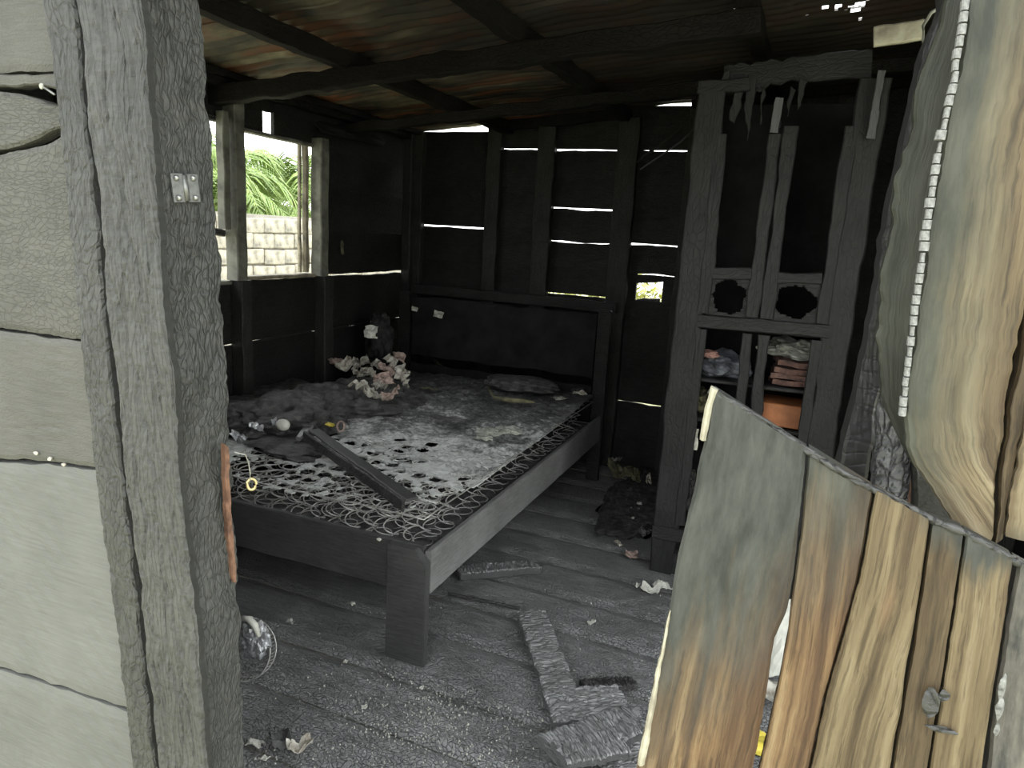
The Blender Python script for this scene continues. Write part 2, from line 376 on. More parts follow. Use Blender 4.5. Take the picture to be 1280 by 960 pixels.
YF = .85          # outer face of the front wall
XL = -2.7         # inner face of the left wall
YB = 4.6          # inner face of the far wall
XR = .95          # inner face of the right wall

# ------------------------------------------------------------------ ground outside
gm = []
n = 40
vs = [((i/n-.5)*44-4, (j/n-.5)*44+4, -.45+.12*noise.noise(Vector((i*.4, j*.4, 0)))) for i in range(n+1) for j in range(n+1)]
fs = [(i*(n+1)+j, (i+1)*(n+1)+j, (i+1)*(n+1)+j+1, i*(n+1)+j+1) for i in range(n) for j in range(n)]
g = world_mesh('ground', vs, fs, 'earth', None); tag(g, 'pale earth yard around the burnt house', 'ground', kind='structure')

# ------------------------------------------------------------------ floor: wide boards running left to right
fl = root('floor', (-1, 2.7, 0), kind='structure'); tag(fl, 'charred wide floor boards with dark joints', 'floor')
ys = [.9, 1.16, 1.42, 1.66, 1.90, 2.2, 2.46, 2.72, 3.0, 3.28, 3.56, 3.84, 4.12, 4.4, 4.68]
for k, (y0, y1) in enumerate(zip(ys, ys[1:])):
    sk = .06
    splits = [(-2.72, -1.28), (-1.275, .97)] if k in (0, 1, 2) else [(-2.72, .97)]
    for (x0, x1) in splits:
        nx = max(8, int((x1-x0)/.05)); ny = 6; vs, fs = [], []
        z_ = random.uniform(-.004, .003)
        for i in range(nx+1):
            x = x0+(x1-x0)*i/nx
            for j in range(ny+1):
                y = y0+.005+(y1-y0-.010)*j/ny - sk*(x+1.3)/2.4 if y0 > 1 or j > 0 else y0+.0
                y += noise.noise(Vector((x*7, k, j)))*.004
                z = z_+noise.noise(Vector((x*5, y*5, 0)))*.004 + noise.noise(Vector((x*22, y*22, 0)))*.003
                if j in (0, ny): z -= .012
                vs.append((x, y, z))
        m1 = len(vs)
        for i in range(nx+1):
            for j in (0, ny): v = vs[i*(ny+1)+j]; vs.append((v[0], v[1], -.03))
        for i in range(nx):
            for j in range(ny): a = i*(ny+1)+j; fs.append((a, a+ny+1, a+ny+2, a+1))
            a, b_ = i*(ny+1), (i+1)*(ny+1); c, d = m1+2*i, m1+2*i+2
            fs += [(a, c, d, b_), (a+ny, b_+ny, d+1, c+1), (c, c+1, d+1, d)]
        fs.append(tuple(list(range(ny+1))+[m1+1, m1])); e = nx*(ny+1)
        fs.append(tuple(list(reversed(range(e, e+ny+1)))+[m1+2*nx, m1+2*nx+1]))
        world_mesh('floor_board', vs, fs, 'floor', fl, smooth=False)
for y in (1.1, 2.8, 4.5):
    board('joist', (-2.7, y, -.10), (.95, y, -.10), .12, .06, 'beam', (0, 0, 1), fl)

# ------------------------------------------------------------------ left wall with the window
lw = root('wall_left', (XL-.02, 2.8, 0), kind='structure'); tag(lw, 'burnt plank wall with a square window opening', 'wall')
T = .022
def lplank(y0, y1, z0, z1, mat='wall', tilt=0, rough=.004):
    o_ = random.choice((0, .006))
    return board('plank', (XL-T/2-o_, y0, (z0+z1)/2), (XL-T/2-o_, y1, (z0+z1)/2), z1-z0+.012, T, mat, (0, 0, 1), lw, rough=rough)
for (y0, y1) in ((.95, 2.03), (2.03, 2.86), (2.86, 3.52), (3.52, 4.6)):
    zs = [(-.02, .27), (.275, .56), (.566, .86), (.872, 1.188)]
    for z0, z1 in zs: lplank(y0, y1, z0, z1-.004)
for z0, z1 in ((1.209, 1.46), (1.462, 1.71), (1.712, 1.93), (1.934, 2.12)):
    lplank(3.52, 4.6, z0, z1)
for z0, z1 in ((1.20, 1.45), (1.455, 1.70), (1.705, 1.95), (1.955, 2.16)):
    lplank(.95, 2.05, z0, z1)
# header above the window, with a small square gap
lplank(2.05, 2.86, 1.99, 2.13)
lplank(2.86, 3.095, 1.95, 2.135); lplank(3.175, 3.52, 1.95, 2.135)
lplank(3.09, 3.18, 2.065, 2.135)
# ledges that catch the light on the lower planks
board('ledge', (XL+.004, 2.93, .862), (XL+.004, 3.47, .870), .010, .012, 'stud', (0, 0, 1), lw, rough=.002)
board('ledge', (XL+.004, 3.56, .866), (XL+.004, 4.1, .872), .010, .012, 'stud', (0, 0, 1), lw, rough=.002)
# studs
def lstud(y, z0, z1, w=.08, d=.07, mat='stud'):
    return board('stud', (XL+d/2, y, z0), (XL+d/2, y, z1), w, d, mat, (0, 1, 0), lw, bevel=.006)
lstud(1.0, 0, 2.16); lstud(2.0, 0, 2.16); lstud(4.54, 0, 2.16, .1); lstud(3.55, 0, 1.20, .09, .08)
lstud(2.865, 0, 1.2, .075, .08)
board('top_plate', (XL+.02, .95, 2.15), (XL+.02, 4.62, 2.15), .07, .09, 'beam', (0, 0, 1), lw, rough=.006)
# window frame
wf = root('window_1', (XL, 3.15, 1.2), kind='structure'); tag(wf, 'glassless window opening in weathered timber', 'window')
board('window_post', (XL+.04, 2.84, 1.2), (XL+.04, 2.84, 2.14), .07, .08, 'graywood', (0, 1, 0), wf, bevel=.006)
board('window_post', (XL+.04, 2.765, 1.45), (XL+.04, 2.765, 2.0), .04, .05, 'graywood', (0, 1, 0), wf)
board('window_post', (XL+.03, 3.525, 1.2), (XL+.03, 3.525, 1.98), .075, .075, 'graywood', (0, 1, 0), wf, bevel=.006)
board('window_frame', (XL-.02, 3.455, 1.22), (XL-.02, 3.455, 1.935), .03, .03, 'winwood', (0, 1, 0), wf, rough=.005)
board('window_frame', (XL-.03, 3.415, 1.22), (XL-.03, 3.415, 1.935), .018, .02, 'winwood', (0, 1, 0), wf, rough=.003)
board('window_sill', (XL-.01, 2.86, 1.204), (XL-.01, 3.5, 1.204), .07, .02, 'winwood', (1, 0, 0), wf, rough=.002)
board('window_head', (XL-.01, 2.86, 1.945), (XL-.01, 3.5, 1.94), .05, .018, 'graywood', (1, 0, 0), wf, rough=.003)
board('window_sill', (XL-.01, 2.1, 1.19), (XL-.01, 2.82, 1.185), .06, .02, 'graywood', (1, 0, 0), wf)
board('window_rail', (XL-.0, 2.1, 1.98), (XL-.0, 2.82, 1.965), .03, .03, 'deepchar', (0, 0, 1), wf)
board('window_rail', (XL-.0, 2.55, 1.46), (XL-.0, 2.79, 1.43), .03, .04, 'deepchar', (0, 0, 1), wf)

# ------------------------------------------------------------------ far wall
bw = root('wall_back', (-1, YB+.03, 0), kind='structure'); tag(bw, 'blackened plank wall with daylight in the gaps', 'wall')
def bplank(x0, x1, z0, z1, mat='wall', dz=0, rough=.0025, y=0, over=0):
    z1 += over
    return board('plank', (x0, YB+T/2+y, (z0+z1)/2), (x1, YB+T/2+y, (z0+z1)/2+dz), z1-z0, T, mat, (0, 0, 1), bw, rough=rough)
bays = [(-2.7, -1.99, [-.02, .26, .54, .83, 1.06, 1.30, (1.531, 1.543), 1.80, 2.165]),
        (-1.99, -1.64, [-.02, .26, .54, .83, 1.06, 1.30, 1.545, 1.82, (2.062, 2.072), 2.255]),
        (-1.64, -1.15, [-.02, .26, .54, .83, (1.128, 1.137), 1.30, (1.474, 1.480), (1.688, 1.701), 1.88, (2.060, 2.072), 2.31]),
        (-1.15, -.74, [-.02, .22, (.449, .457), .75, 1.12, 1.30, (1.484, 1.495), 1.75, (2.061, 2.070), 2.315]),
        (-.74, .2, [-.02, .3, .6, .9, 1.2, 1.5, 1.8, 2.05, 2.44]),
        (.2, .97, [-.02, .3, .6, .9, 1.2, 1.5, 1.8, 2.05, 2.56])]
for x0, x1, zz in bays:
    prev = None
    for e in zz:
        lo, hi = e if isinstance(e, tuple) else (e-.0, e+.001)
        if prev is not None:
            z0, z1 = prev, lo
            if x0 == -1.15 and z0 > 1.1 and z0 < 1.25:      # burnt-through hole in this plank
                bplank(-1.15, -1.00, z0, z1); bplank(-.83, x1, z0, z1)
                bplank(-1.0, -.83, z0+.13, z1, rough=.012); board('plank', (-1.0, YB+T/2, 1.122), (-.84, YB+T/2, 1.135), .03, T, 'deepchar', (0, 0, 1), bw, rough=.012)
            else: bplank(x0, x1, z0+(.0015 if isinstance(e, tuple) or z0 != round(z0, 2) else 0), z1, rough=.005 if isinstance(e, tuple) else .0012, y=random.uniform(0, .003), over=0 if (isinstance(e, tuple)) else .012)
        prev = hi-(.0035 if isinstance(e, tuple) else 0)
board('stud', (-2.03, YB-.03, 0), (-2.03, YB-.03, 2.19), .10, .06, 'stud', (1, 0, 0), bw)
for x, w, h in ((-2.62, .09, 2.17), (-1.66, .12, 2.2), (-1.12, .13, 2.25), (-.70, .11, 2.3), (.1, .1, 2.35), (.9, .1, 2.4)):
    board('stud', (x, YB-.03, 0), (x, YB-.03, h), w, .06, 'stud', (1, 0, 0), bw)
board('rail', (-2.62, YB-.075, 1.085), (-1.1, YB-.075, 1.075), .07, .03, 'stud', (0, 0, 1), bw)
board('brace', (-1.05, YB-.08, 1.98), (-.78, YB-.08, 2.2), .014, .012, 'stud', (0, 0, 1), bw)
board('top_plate', (-1.95, YB+.0, 2.215), (-1.15, YB+.0, 2.285), .07, .07, 'beam', (0, 0, 1), bw)

board('top_plate', (-.76, YB+.0, 2.34), (.95, YB+.0, 2.50), .09, .07, 'beam', (0, 0, 1), bw)

# ------------------------------------------------------------------ right wall
rw = root('wall_right', (XR+.02, 2.8, 0), kind='structure'); tag(rw, 'soot black plank wall behind the wardrobe', 'wall')
z = -.02                                   # the near part of this wall is an open side doorway
while z < 2.42:
    board('plank', (XR+T/2, 2.45, z+.13), (XR+T/2, 4.62, z+.13), .262, T, 'soot', (0, 0, 1), rw, step=.12); z += .265
board('plank', (XR+T/2, .95, 2.42), (XR+T/2, 2.45, 2.42), .2, T, 'soot', (0, 0, 1), rw, step=.12)
for y in (.99, 2.5, 3.4, 4.3): board('stud', (XR-.03, y, 0), (XR-.03, y, 2.6), .08, .06, 'stud', (0, 1, 0), rw)

# ------------------------------------------------------------------ roof
rf = root('ceiling', (-1, 2.7, 2.3), kind='structure'); tag(rf, 'rusty corrugated metal roof on burnt timbers', 'roof')
SL = .09
def rz(x, y=0): return 2.195+SL*(x+2.7)+.004*(y-3)
pitch = .076
holes = [onz(893, 5, 2.45), onz(940, 10, 2.45), onz(985, 12, 2.45), onz(1005, 8, 2.45), onz(1030, 3, 2.45), onz(1045, 3, 2.45), onz(1062, 4, 2.45), onz(1072, 2, 2.45), onz(1080, 6, 2.45), onz(1072, 33, 2.45), onz(1105, 32, 2.45), onz(930, 52, 2.45), onz(1068, 8, 2.45)]
hr = [.008, .006, .010, .011, .010, .012, .016, .02, .014, .010, .008, .006, .02]
_h = random.Random(4)
for k in range(16): holes.append(onz(_h.uniform(880, 1110), _h.uniform(-12, 45), 2.45)); hr.append(_h.uniform(.003, .006))
ysheets = [.58, 1.42, 2.25, 3.08, 3.92, 4.61]
for si, (y0, y1) in enumerate(zip(ysheets, ysheets[1:])):
    ny = int((y1-y0+.04)/pitch*6); nx = 360; x0, x1 = -3.0, 1.2
    vs, fs = [], []; off = random.uniform(-.03, .03)*0
    for i in range(nx+1):
        x = x0+(x1-x0)*i/nx
        for j in range(ny+1):
            y = y0+(y1-y0+.04)*j/ny
            z = rz(x)+.011*math.sin(2*math.pi*y/pitch)+.02*noise.noise(Vector((x*1.1, y*1.1, 4)))*min(1, max(0, (x+2.75)*2))+ (.003 if si % 2 else 0)
            z += .012*noise.noise(Vector((x*5, y*3, 2)))*(1 if x > -2.6 else .4)
            vs.append((x, y, z))
    for i in range(nx):
        for j in range(ny):
            a = i*(ny+1)+j; c = Vector(vs[a])
            if any((Vector((c.x-h.x, c.y-h.y))).length < r*.7+.0045 for h, r in zip(holes, hr)): continue
            fs.append((a, a+ny+1, a+ny+2, a+1))
    world_mesh('roof_sheet', vs, fs, 'roof', rf, smooth=True)
for x in (-1.95, -1.15, -.3, .45):
    board('purlin', (x, .7, rz(x)-.055), (x, 4.72, rz(x)-.055), .075, .06, 'beam', (0, 0, 1), rf, rough=.006)
board('purlin', (-2.62, .7, rz(-2.6)-.032), (-2.62, 4.7, rz(-2.6)-.032), .03, .05, 'beam', (0, 0, 1), rf)
for y in (2.75, 3.75):
    board('rafter', (-2.72, y, rz(-2.72)-.12), (-.25 if y < 3 else 1.0, y, rz(-.25 if y < 3 else 1.0)-(.14 if y < 3 else .12)), .08 if y < 3 else .055, .06, 'beam', (0, 0, 1), rf, rough=.007)
board('rafter', (-2.72, .93, rz(-2.72)-.10), (1.0, .93, rz(1.0)-.10), .08, .05, 'beam', (0, 0, 1), rf)

# ------------------------------------------------------------------ front wall, left of the doorway
fw = root('wall_front', (-1.5, YF+.05, 0), kind='structure'); tag(fw, 'outer plank wall, ash grey boards left of the doorway', 'wall')
def fplank(ptsB, ptsT, mat, disp, seed, depth=.0, nu=50, nv=24, edge=.002, ylift=0):
    # horizontal plank: slab runs left to right; first polyline is its lower edge
    return slab('plank', [ony(x, y, YF+.03+ylift) for x, y in ptsB], [ony(x, y, YF+.03+ylift) for x, y in ptsT], (0, -1, 0), .024, mat, fw, nu=nv, nv=nu, disp=disp, seed=seed, edge=edge)
dcr = lambda d, su=45, sv=28: (lambda u, v: gator(u, v, su, sv, d) + .003*noise.noise(Vector((u*8, v*5, 0))))
dfine = lambda u, v: .0015*noise.noise(Vector((u*120, v*14, 0)))+.002*noise.noise(Vector((u*6, v*4, 0)))
dsaw = lambda u, v: .0012*math.sin((v*.9+u)*150+2*noise.noise(Vector((u*9, v*9, 0))))+.002*noise.noise(Vector((u*6, v*4, 0)))
fplank([(-260, 80), (0, 90), (100, 88)], [(-260, -140), (0, -120), (100, -125)], 'ashplank_fine', dfine, 1)
fplank([(-260, 120), (0, 108), (30, 106), (50, 108), (100, 112)], [(-260, 88), (0, 93), (100, 91)], 'ashplank_fine', dfine, 2, nv=8)
fplank([(-260, 190), (-60, 200), (0, 186), (30, 180), (55, 168), (70, 160), (110, 158)], [(-260, 128), (0, 113), (20, 116), (35, 122), (55, 126), (75, 132), (110, 138)], 'ashplank', dcr(.001, 120, 45), 3, nv=14)
fplank([(-260, 398), (0, 410), (60, 419), (97, 424), (120, 426)], [(-260, 205), (0, 193), (30, 186), (50, 182), (75, 170), (120, 168)], 'ashplank', dcr(.0012, 120, 45), 4, nv=30, nu=80)
fplank([(-260, 560), (0, 574), (60, 577), (115, 584), (150, 590)], [(-260, 402), (0, 414), (60, 423), (120, 430), (150, 432)], 'ashplank_fine', dfine, 5)
fplank([(-260, 790), (0, 835), (80, 860), (160, 888), (190, 898)], [(-260, 566), (0, 579), (60, 582), (120, 589), (180, 598)], 'ashplank_smooth', dsaw, 6)
fplank([(-260, 1100), (190, 1140)], [(-260, 794), (0, 839), (80, 864), (160, 892), (190, 902)], 'ashplank_smooth', dsaw, 7)
z = .45
for k in range(2): board('plank', (-2.75, YF+.075, z-.14-.28*k), (-.95, YF+.075, z-.14-.28*k), .27, .024, 'ashplank', (0, 0, 1), fw)
for z0 in (.15, .43, .71, .99, 1.27, 1.55, 1.83, 2.11): board('plank', (-2.78, YF+.045, z0), (-1.62, YF+.045, z0), .27, .024, 'ashplank', (0, 0, 1), fw)
board('plank', (-1.7, YF+.045, 2.12), (.97, YF+.045, 2.30), .22, .024, 'wall', (0, 0, 1), fw)
for q in range(3): lump('char_crumb', ony(48+q*17, 566+q*7, YF+.03)-Vector((0, .004, .004)), (.012, .008, .008), 'paper', fw, seed=q, sub=1)
nl = root('nail', ony(52, 107, YF+.02), 'bent nail with a pale round head sticking out of the left wall', 'nail')
tube('nail_shaft', [ony(50, 107, YF+.03), ony(58, 111, YF+.0), ony(68, 118, YF-.015)], .0018, 'steel', nl)
lump('nail_head', ony(52, 107, YF+.012)-Vector((0, 0, .006)), (.010, .006, .010), 'greyclump', nl, sub=2, amp=.1)

# ------------------------------------------------------------------ charred door post
tp = root('trim_1', (-1.0, YF, 0), kind='structure'); tag(tp, 'thick charred door post of three boards', 'door post')
def ext(pts, zlow, ztop=None):
    """carry an edge on down (and up) in its own direction"""
    a, b = pts[-2], pts[-1]; d = (b-a)
    if b.z < a.z: pts = pts+[b+d*((zlow-b.z)/d.z)]
    a, b = pts[0], pts[1]; d = a-b
    if ztop and a.z < ztop: pts = [a+d*((ztop-a.z)/d.z)]+pts
    return pts
def up(pts): return list(reversed(pts))
A0 = [(52, 0), (67, 100), (77, 200), (90, 325), (105, 475), (120, 605), (135, 720), (150, 830), (165, 960)]
A1 = [(90, 0), (98, 55), (105, 150), (118, 250), (128, 380), (138, 480), (149, 580), (159, 655), (169, 740), (175, 810), (187, 905), (193, 960)]
B0 = [(93, 0), (101, 55), (108, 150), (121, 250), (132, 380), (143, 480), (153, 580), (163, 655), (173, 740), (179, 810), (191, 905), (197, 960)]
B1 = [(172, 0), (182, 115), (192, 250), (205, 400), (215, 480), (220, 580), (230, 670), (240, 760), (250, 870), (257, 960)]
C1 = [(253, 0), (262, 125), (266, 175), (275, 325), (285, 480), (287, 555), (294, 700), (300, 780), (306, 960)]
def poly(pts, Y): return ext([ony(x, y, Y) for x, y in pts], .0, 2.25)
dg = lambda u, v: gator(u, v, 26, 4, .004)+gator(u+3, v, 80, 55, .0015)+.003*noise.noise(Vector((u*14, v*7, 0)))
dk = lambda u, v: gator(u, v, 85, 50, .0013)+.0045*noise.noise(Vector((u*22, v*10, 3)))+.0015*noise.noise(Vector((u*80, v*50, 3)))
slab('board', up(poly(A0, YF+.005)), up(poly(A1, YF+.005)), (0, -1, 0), .05, 'post', tp, nu=20, nv=260, disp=dk, seed=1, edge=.003)
slab('board', up(poly(B0, YF-.01)), up(poly(B1, YF-.01)), (0, -1, 0), .012, 'postgrain', tp, nu=30, nv=260, disp=dg, seed=2, edge=.002)
# the door jamb: its inner face looks into the doorway
lfp = poly(B1, YF+.004); rtp = []
ys_ = resample(up(lfp), 40)
C1e = ext([ony(x, y, YF) for x, y in C1], 0, 2.25); 
def jamb_depth(p):
    # depth where the ray through the jamb's far edge meets the plane x = p.x, at about the same height
    q = resample(up(C1e), 200); best = min(q, key=lambda s: abs(s.z-p.z)); d = best-EYE; k = p.x/d.x
    return Vector((p.x, min(1.16, EYE.y+d.y*k), p.z))
rtp = [jamb_depth(p) for p in ys_]
slab('board', ys_, rtp, (1, 0, 0), .05, 'jamb', tp, nu=40, nv=260, disp=lambda u, v: dk(u, v)*1.1, seed=3, edge=.005)
# hinge leaf left on the post
def onj(px, py):      # a point on the jamb's inner face
    x = min(ys_, key=lambda s: abs(s.z-1.62)).x
    for _ in range(3):
        p = onx(px, py, x); x = min(ys_, key=lambda s: abs(s.z-p.z)).x
    return onx(px, py, x+.006)
hq = [onj(212, 216), onj(246, 217), onj(250, 254), onj(217, 253)]
hg = root('hinge_leaf', hq[0].lerp(hq[2], .5), 'rusted square steel hinge leaf with screws on the charred door post', 'hinge')
cn = sum(hq, Vector())/4; ux = (hq[1]-hq[0]).normalized(); uz = (hq[0]-hq[3]).normalized()
hw_ = (hq[1]-hq[0]).length/2; hh_ = (hq[0]-hq[3]).length/2
board('hinge_plate', cn-ux*hw_*.98, cn-ux*hw_*.12, hh_*2, .003, 'steel', uz, hg, rough=.0005, bevel=.001)
board('hinge_plate', cn+ux*hw_*.12, cn+ux*hw_*.98, hh_*2, .003, 'steel', uz, hg, rough=.0005, bevel=.001)
tube('hinge_knuckle', [cn-uz*hh_*.9, cn+uz*hh_*.9], .0055, 'steel', hg, sides=10)
for sx_ in (-1, 1):
    for sz_ in (-1, 1):
        p = cn+ux*hw_*.62*sx_+uz*hh_*.68*sz_+Vector((.003, -.001, -.005))
        lump('screw', p, (.010, .010, .010), 'screw', hg, sub=2, amp=.05)
# unburnt red-brown sliver on the edge of the post, with a wire and brass ring
jr = lambda px, py: onx(px, py, min(ys_, key=lambda s: abs(s.z-.9)).x+.012)
slab('wood_sliver', [jr(292, 728), jr(286, 660), jr(283, 600), jr(282, 556)], [jr(296, 728), jr(292, 660), jr(288, 600), jr(286, 560)], (1, -.3, 0), .012, 'redwood', tp, nu=6, nv=30, disp=lambda u, v: .002*noise.noise(Vector((u*40, v*20, 0))), edge=.003)
wr = root('wire_with_ring', jr(292, 575), 'thin curved wire with a brass ring hanging at the door post edge', 'wire')
tube('wire', [jr(288, 567)+Vector((.0, .01, 0)), jr(294, 570)+Vector((.01, .015, 0)), jr(298, 580)+Vector((.01, .015, 0)), jr(300, 592)+Vector((.01, .015, 0)), jr(300, 603)+Vector((.01, .015, 0))], .0014, 'cable', wr)
c0 = jr(302, 607)+Vector((.01, .015, 0))
tube('ring', [c0+Vector((.008*math.cos(a)*.7, .008*math.cos(a)*.7, .011*math.sin(a))) for a in [i*math.pi/8 for i in range(16)]], .003, 'brass', wr, closed=True)

# ------------------------------------------------------------------ right of the doorway: scorched upper planks (part of the front wall)
M['up1'] = scorched('scorched_plank_grey', [((0, 0, 1), -5, 1)], TANP, [(.016, .018, .013), (.036, .038, .029)], 1)
def offs(Y): return Vector((0, Y-YF-.05, 0))
bpx = lambda pts, Y: [ony(x, y, Y) for x, y in pts]
fx = Vector((-1.5, 0, 0))
# planks: [left edge from the bottom up], [right edge from the bottom up]
P1L = [(1132, 566), (1116, 532), (1100, 497), (1099, 440), (1101, 370), (1108, 300), (1128, 208), (1148, 100), (1176, 30), (1190, -60), (1204, -200)]
P1R = [(1150, 596), (1134, 520), (1136, 440), (1146, 378), (1158, 300), (1172, 208), (1195, 100), (1210, 0), (1222, -60), (1240, -200)]
slab('plank', bpx(P1L, YF+.035), bpx(P1R, YF+.035), (0, -1, 0), .02, 'up1', fw, nu=10, nv=120, disp=lambda u, v: .004*noise.noise(Vector((u*25, v*5, 0))), seed=5, edge=.003)
# where this wall is burnt: distances along the wall from the doorway edge
nx_, nz_ = .93, .36
pA = ony(1225, 120, YF)-Vector((-1.5, YF+.05, 0)); pB = ony(1150, 520, YF)-Vector((-1.5, YF+.05, 0))
dvec = (pA-pB).normalized(); nrm_ = Vector((-dvec.z, 0, dvec.x)); 
if nrm_.x > 0: nrm_ = -nrm_
M['up2'] = scorched('scorched_plank_tan', [(tuple(nrm_), nrm_.dot(pB)-.03, .07)], TANP, [(.024, .027, .021), (.06, .062, .048)], 2, .06)
P2L = [(1133, 560), (1129, 520), (1132, 490), (1139, 440), (1146, 378), (1158, 300), (1171, 208), (1194, 100), (1209, 0), (1220, -60), (1238, -200)]
P2R = [(1240, 690), (1243, 640), (1249, 580), (1258, 500), (1276, 410), (1300, 300), (1330, 150), (1365, 0), (1420, -200)]
P2Lb = [(1216, 676), (1195, 655), (1165, 614), (1142, 582)]+P2L
slab('plank', bpx(P2Lb, YF+.005), bpx([(1236, 690), (1238, 685), (1240, 672)]+P2R[1:], YF+.005), (0, -1, 0), .024, 'up2', fw, nu=26, nv=170, disp=lambda u, v: .002*noise.noise(Vector((u*60, v*8, 0)))+.003*noise.noise(Vector((u*14, v*3, 0))), seed=6, edge=.002)
P3R = [(1255, 672), (1262, 620), (1274, 560), (1292, 480), (1320, 380), (1360, 250), (1400, 100), (1450, -100), (1470, -200)]
P3L = [(x+5, y) for x, y in P2R]
M['up3'] = scorched('tan_plank', [((0, 0, -1), -1.20, .05)], TANP, [(.022, .022, .018), (.05, .05, .042)], 3, .05)
slab('plank', bpx([(1242, 682)]+P3L[1:], YF+.015), bpx(P3R, YF+.015), (0, -1, 0), .022, 'up3', fw, nu=8, nv=120, disp=lambda u, v: .002*noise.noise(Vector((u*60, v*8, 0))), seed=7)
P4L = [(x+3, y) for x, y in P3R]; P4R = [(1400, 700), (1440, 500), (1500, 250), (1560, -200)]
slab('plank', bpx(P4L, YF+.005), bpx(P4R, YF+.005), (0, -1, 0), .022, 'up3', fw, nu=10, nv=120, disp=lambda u, v: .002*noise.noise(Vector((u*60, v*8, 0))), seed=8)
board('plank', (.62, YF+.02, 0), (.62, YF+.02, 2.3), .34, .022, 'ashplank', (1, 0, 0), fw); board('plank', (.86, YF+.02, 0), (.86, YF+.02, 2.3), .2, .022, 'ashplank', (1, 0, 0), fw)
# beaded charred edge of the upper wall: a row of char cells
bd_ = resample(bpx([(x-2, y) for x, y in P2L[1:9]], YF+.0), 38)
for i in range(38):
    a, b = bd_[i], bd_[i+1]; d = (b-a); k = random.random()
    board('char_bead', a+d*(.04+.08*k), b-d*(.04+.06*random.random()), .004+.0035*k, .012, 'charbead', (1, 0, 0), fw, rough=.0014, bevel=.003, step=.008)
# dark inner jamb and checkered boards seen through the triangular gap
j1 = [(1048, 590), (1052, 570), (1066, 510), (1079, 456), (1094, 370), (1104, 300), (1124, 210), (1146, 100), (1176, 0), (1205, -150)]
j2 = [(1082, 605), (1086, 590), (1093, 540), (1101, 495), (1108, 440), (1118, 370), (1132, 300), (1152, 210), (1172, 100), (1192, 0), (1220, -150)]
tr2 = root('trim_2', (.15, 1.05, 0), kind='structure'); tag(tr2, 'soot black inner door jamb', 'door jamb')
slab('board', list(reversed(ext(list(reversed(bpx(j1, 1.02))), 0))), list(reversed(ext(list(reversed(bpx(j2, 1.02))), 0))), (0, -1, 0), .08, 'frameW', tr2, nu=8, nv=120, disp=dk, seed=4, edge=.003)
slab('board', [ony(1080, 700, 1.12), ony(1092, 600, 1.12), ony(1098, 480, 1.12)], [ony(1132, 700, 1.12), ony(1138, 600, 1.12), ony(1140, 480, 1.12)], (0, -1, 0), .03, 'checkered', tr2, nu=16, nv=60, disp=lambda u, v: gator(u, v, 60, 110, .005), seed=4)
slab('board', [ony(1128, 700, 1.2), ony(1136, 615, 1.2), ony(1136, 560, 1.2)], [ony(1140, 700, 1.2), ony(1146, 615, 1.2), ony(1146, 560, 1.2)], (0, -1, 0), .03, 'redwood', tr2, nu=3, nv=10, seed=4)
slab('board', [ony(1140, 720, 1.1), ony(1143, 620, 1.1), ony(1140, 540, 1.1)], [ony(1230, 720, 1.1), ony(1225, 620, 1.1), ony(1220, 540, 1.1)], (0, -1, 0), .03, 'ashplank_fine', tr2, nu=16, nv=30, disp=lambda u, v: gator(u, v, 90, 60, .002), seed=9)

# ------------------------------------------------------------------ broken panel of upright planks in the doorway's lower right
pb = ony(960, 960, YF-.02); PB = Vector((.12, YF-.02, 0))
pn = root('broken_plank_panel', PB, 'broken-off panel of upright tan planks, scorched grey at its upper left corner', 'wooden panel')
YP = YF-.035
def rel(px, py): return ony(px, py, YP)-PB
q0, q1 = rel(1075, 590), rel(840, 800); dv = (q0-q1).normalized(); nn_ = Vector((-dv.z, 0, dv.x))
if nn_.z < 0: nn_ = -nn_
M['pan'] = scorched('scorched_panel_plank', [(tuple(nn_), nn_.dot(q1)-.055, .13)], TAN, [(.020, .022, .020), (.054, .057, .052)], 4, .12)
M['pan1b'] = scorched('scorched_panel_plank_middle', [(tuple(nn_), nn_.dot(q1)-.035, .13)], TAN, [(.02, .023, .02), (.06, .064, .055)], 9, .10)
M['pan2'] = scorched('tan_panel_plank', [(tuple(nn_), nn_.dot(q1)-.0, .10), ((.50, 0, .87), (Vector((.50, 0, .87)).dot(rel(1180, 662))), .035)], TANP, [(.020, .022, .020), (.054, .057, .052)], 5, .09)
M['pan3'] = scorched('dark_edge_plank', [((1, 0, 0), -5, 1)], TANP, [(.03, .03, .03), (.14, .13, .11)], 6)
dw = lambda u, v: .0012*noise.noise(Vector((u*140, v*6, 0)))+.002*noise.noise(Vector((u*18, v*1.5, 0)))
def pplank(L, R, mat, Y=YP, seed=0, nu=30, th=.022, edge=.0009, child=None):
    a = list(reversed(ext([ony(x, y, Y) for x, y in L], .0))); b = list(reversed(ext([ony(x, y, Y) for x, y in R], .0)))
    return slab('plank', a, b, (0, -1, 0), th, mat, pn, nu=nu, nv=150, disp=dw, seed=seed, edge=edge, endj=.004)
pplank([(890, 487), (882, 540), (868, 610), (848, 690), (832, 780), (795, 960)], [(1008, 562), (1000, 640), (992, 720), (984, 762), (968, 800), (958, 865), (942, 960)], 'pan', seed=11)
pplank([(1011, 562), (1003, 645), (994, 722), (988, 760), (984, 800), (972, 865), (950, 960)], [(1092, 612), (1074, 720), (1032, 868), (1012, 960)], 'pan1b', seed=12, Y=YP+.003)
pplank([(1095, 613), (1077, 720), (1035, 868), (1015, 960)], [(1163, 650), (1150, 740), (1132, 850), (1113, 960)], 'pan2', seed=13, Y=YP-.002)
pplank([(1166, 651), (1153, 740), (1135, 850), (1117, 960)], [(1206, 665), (1194, 745), (1178, 850), (1160, 960)], 'pan2', seed=14, Y=YP+.004)
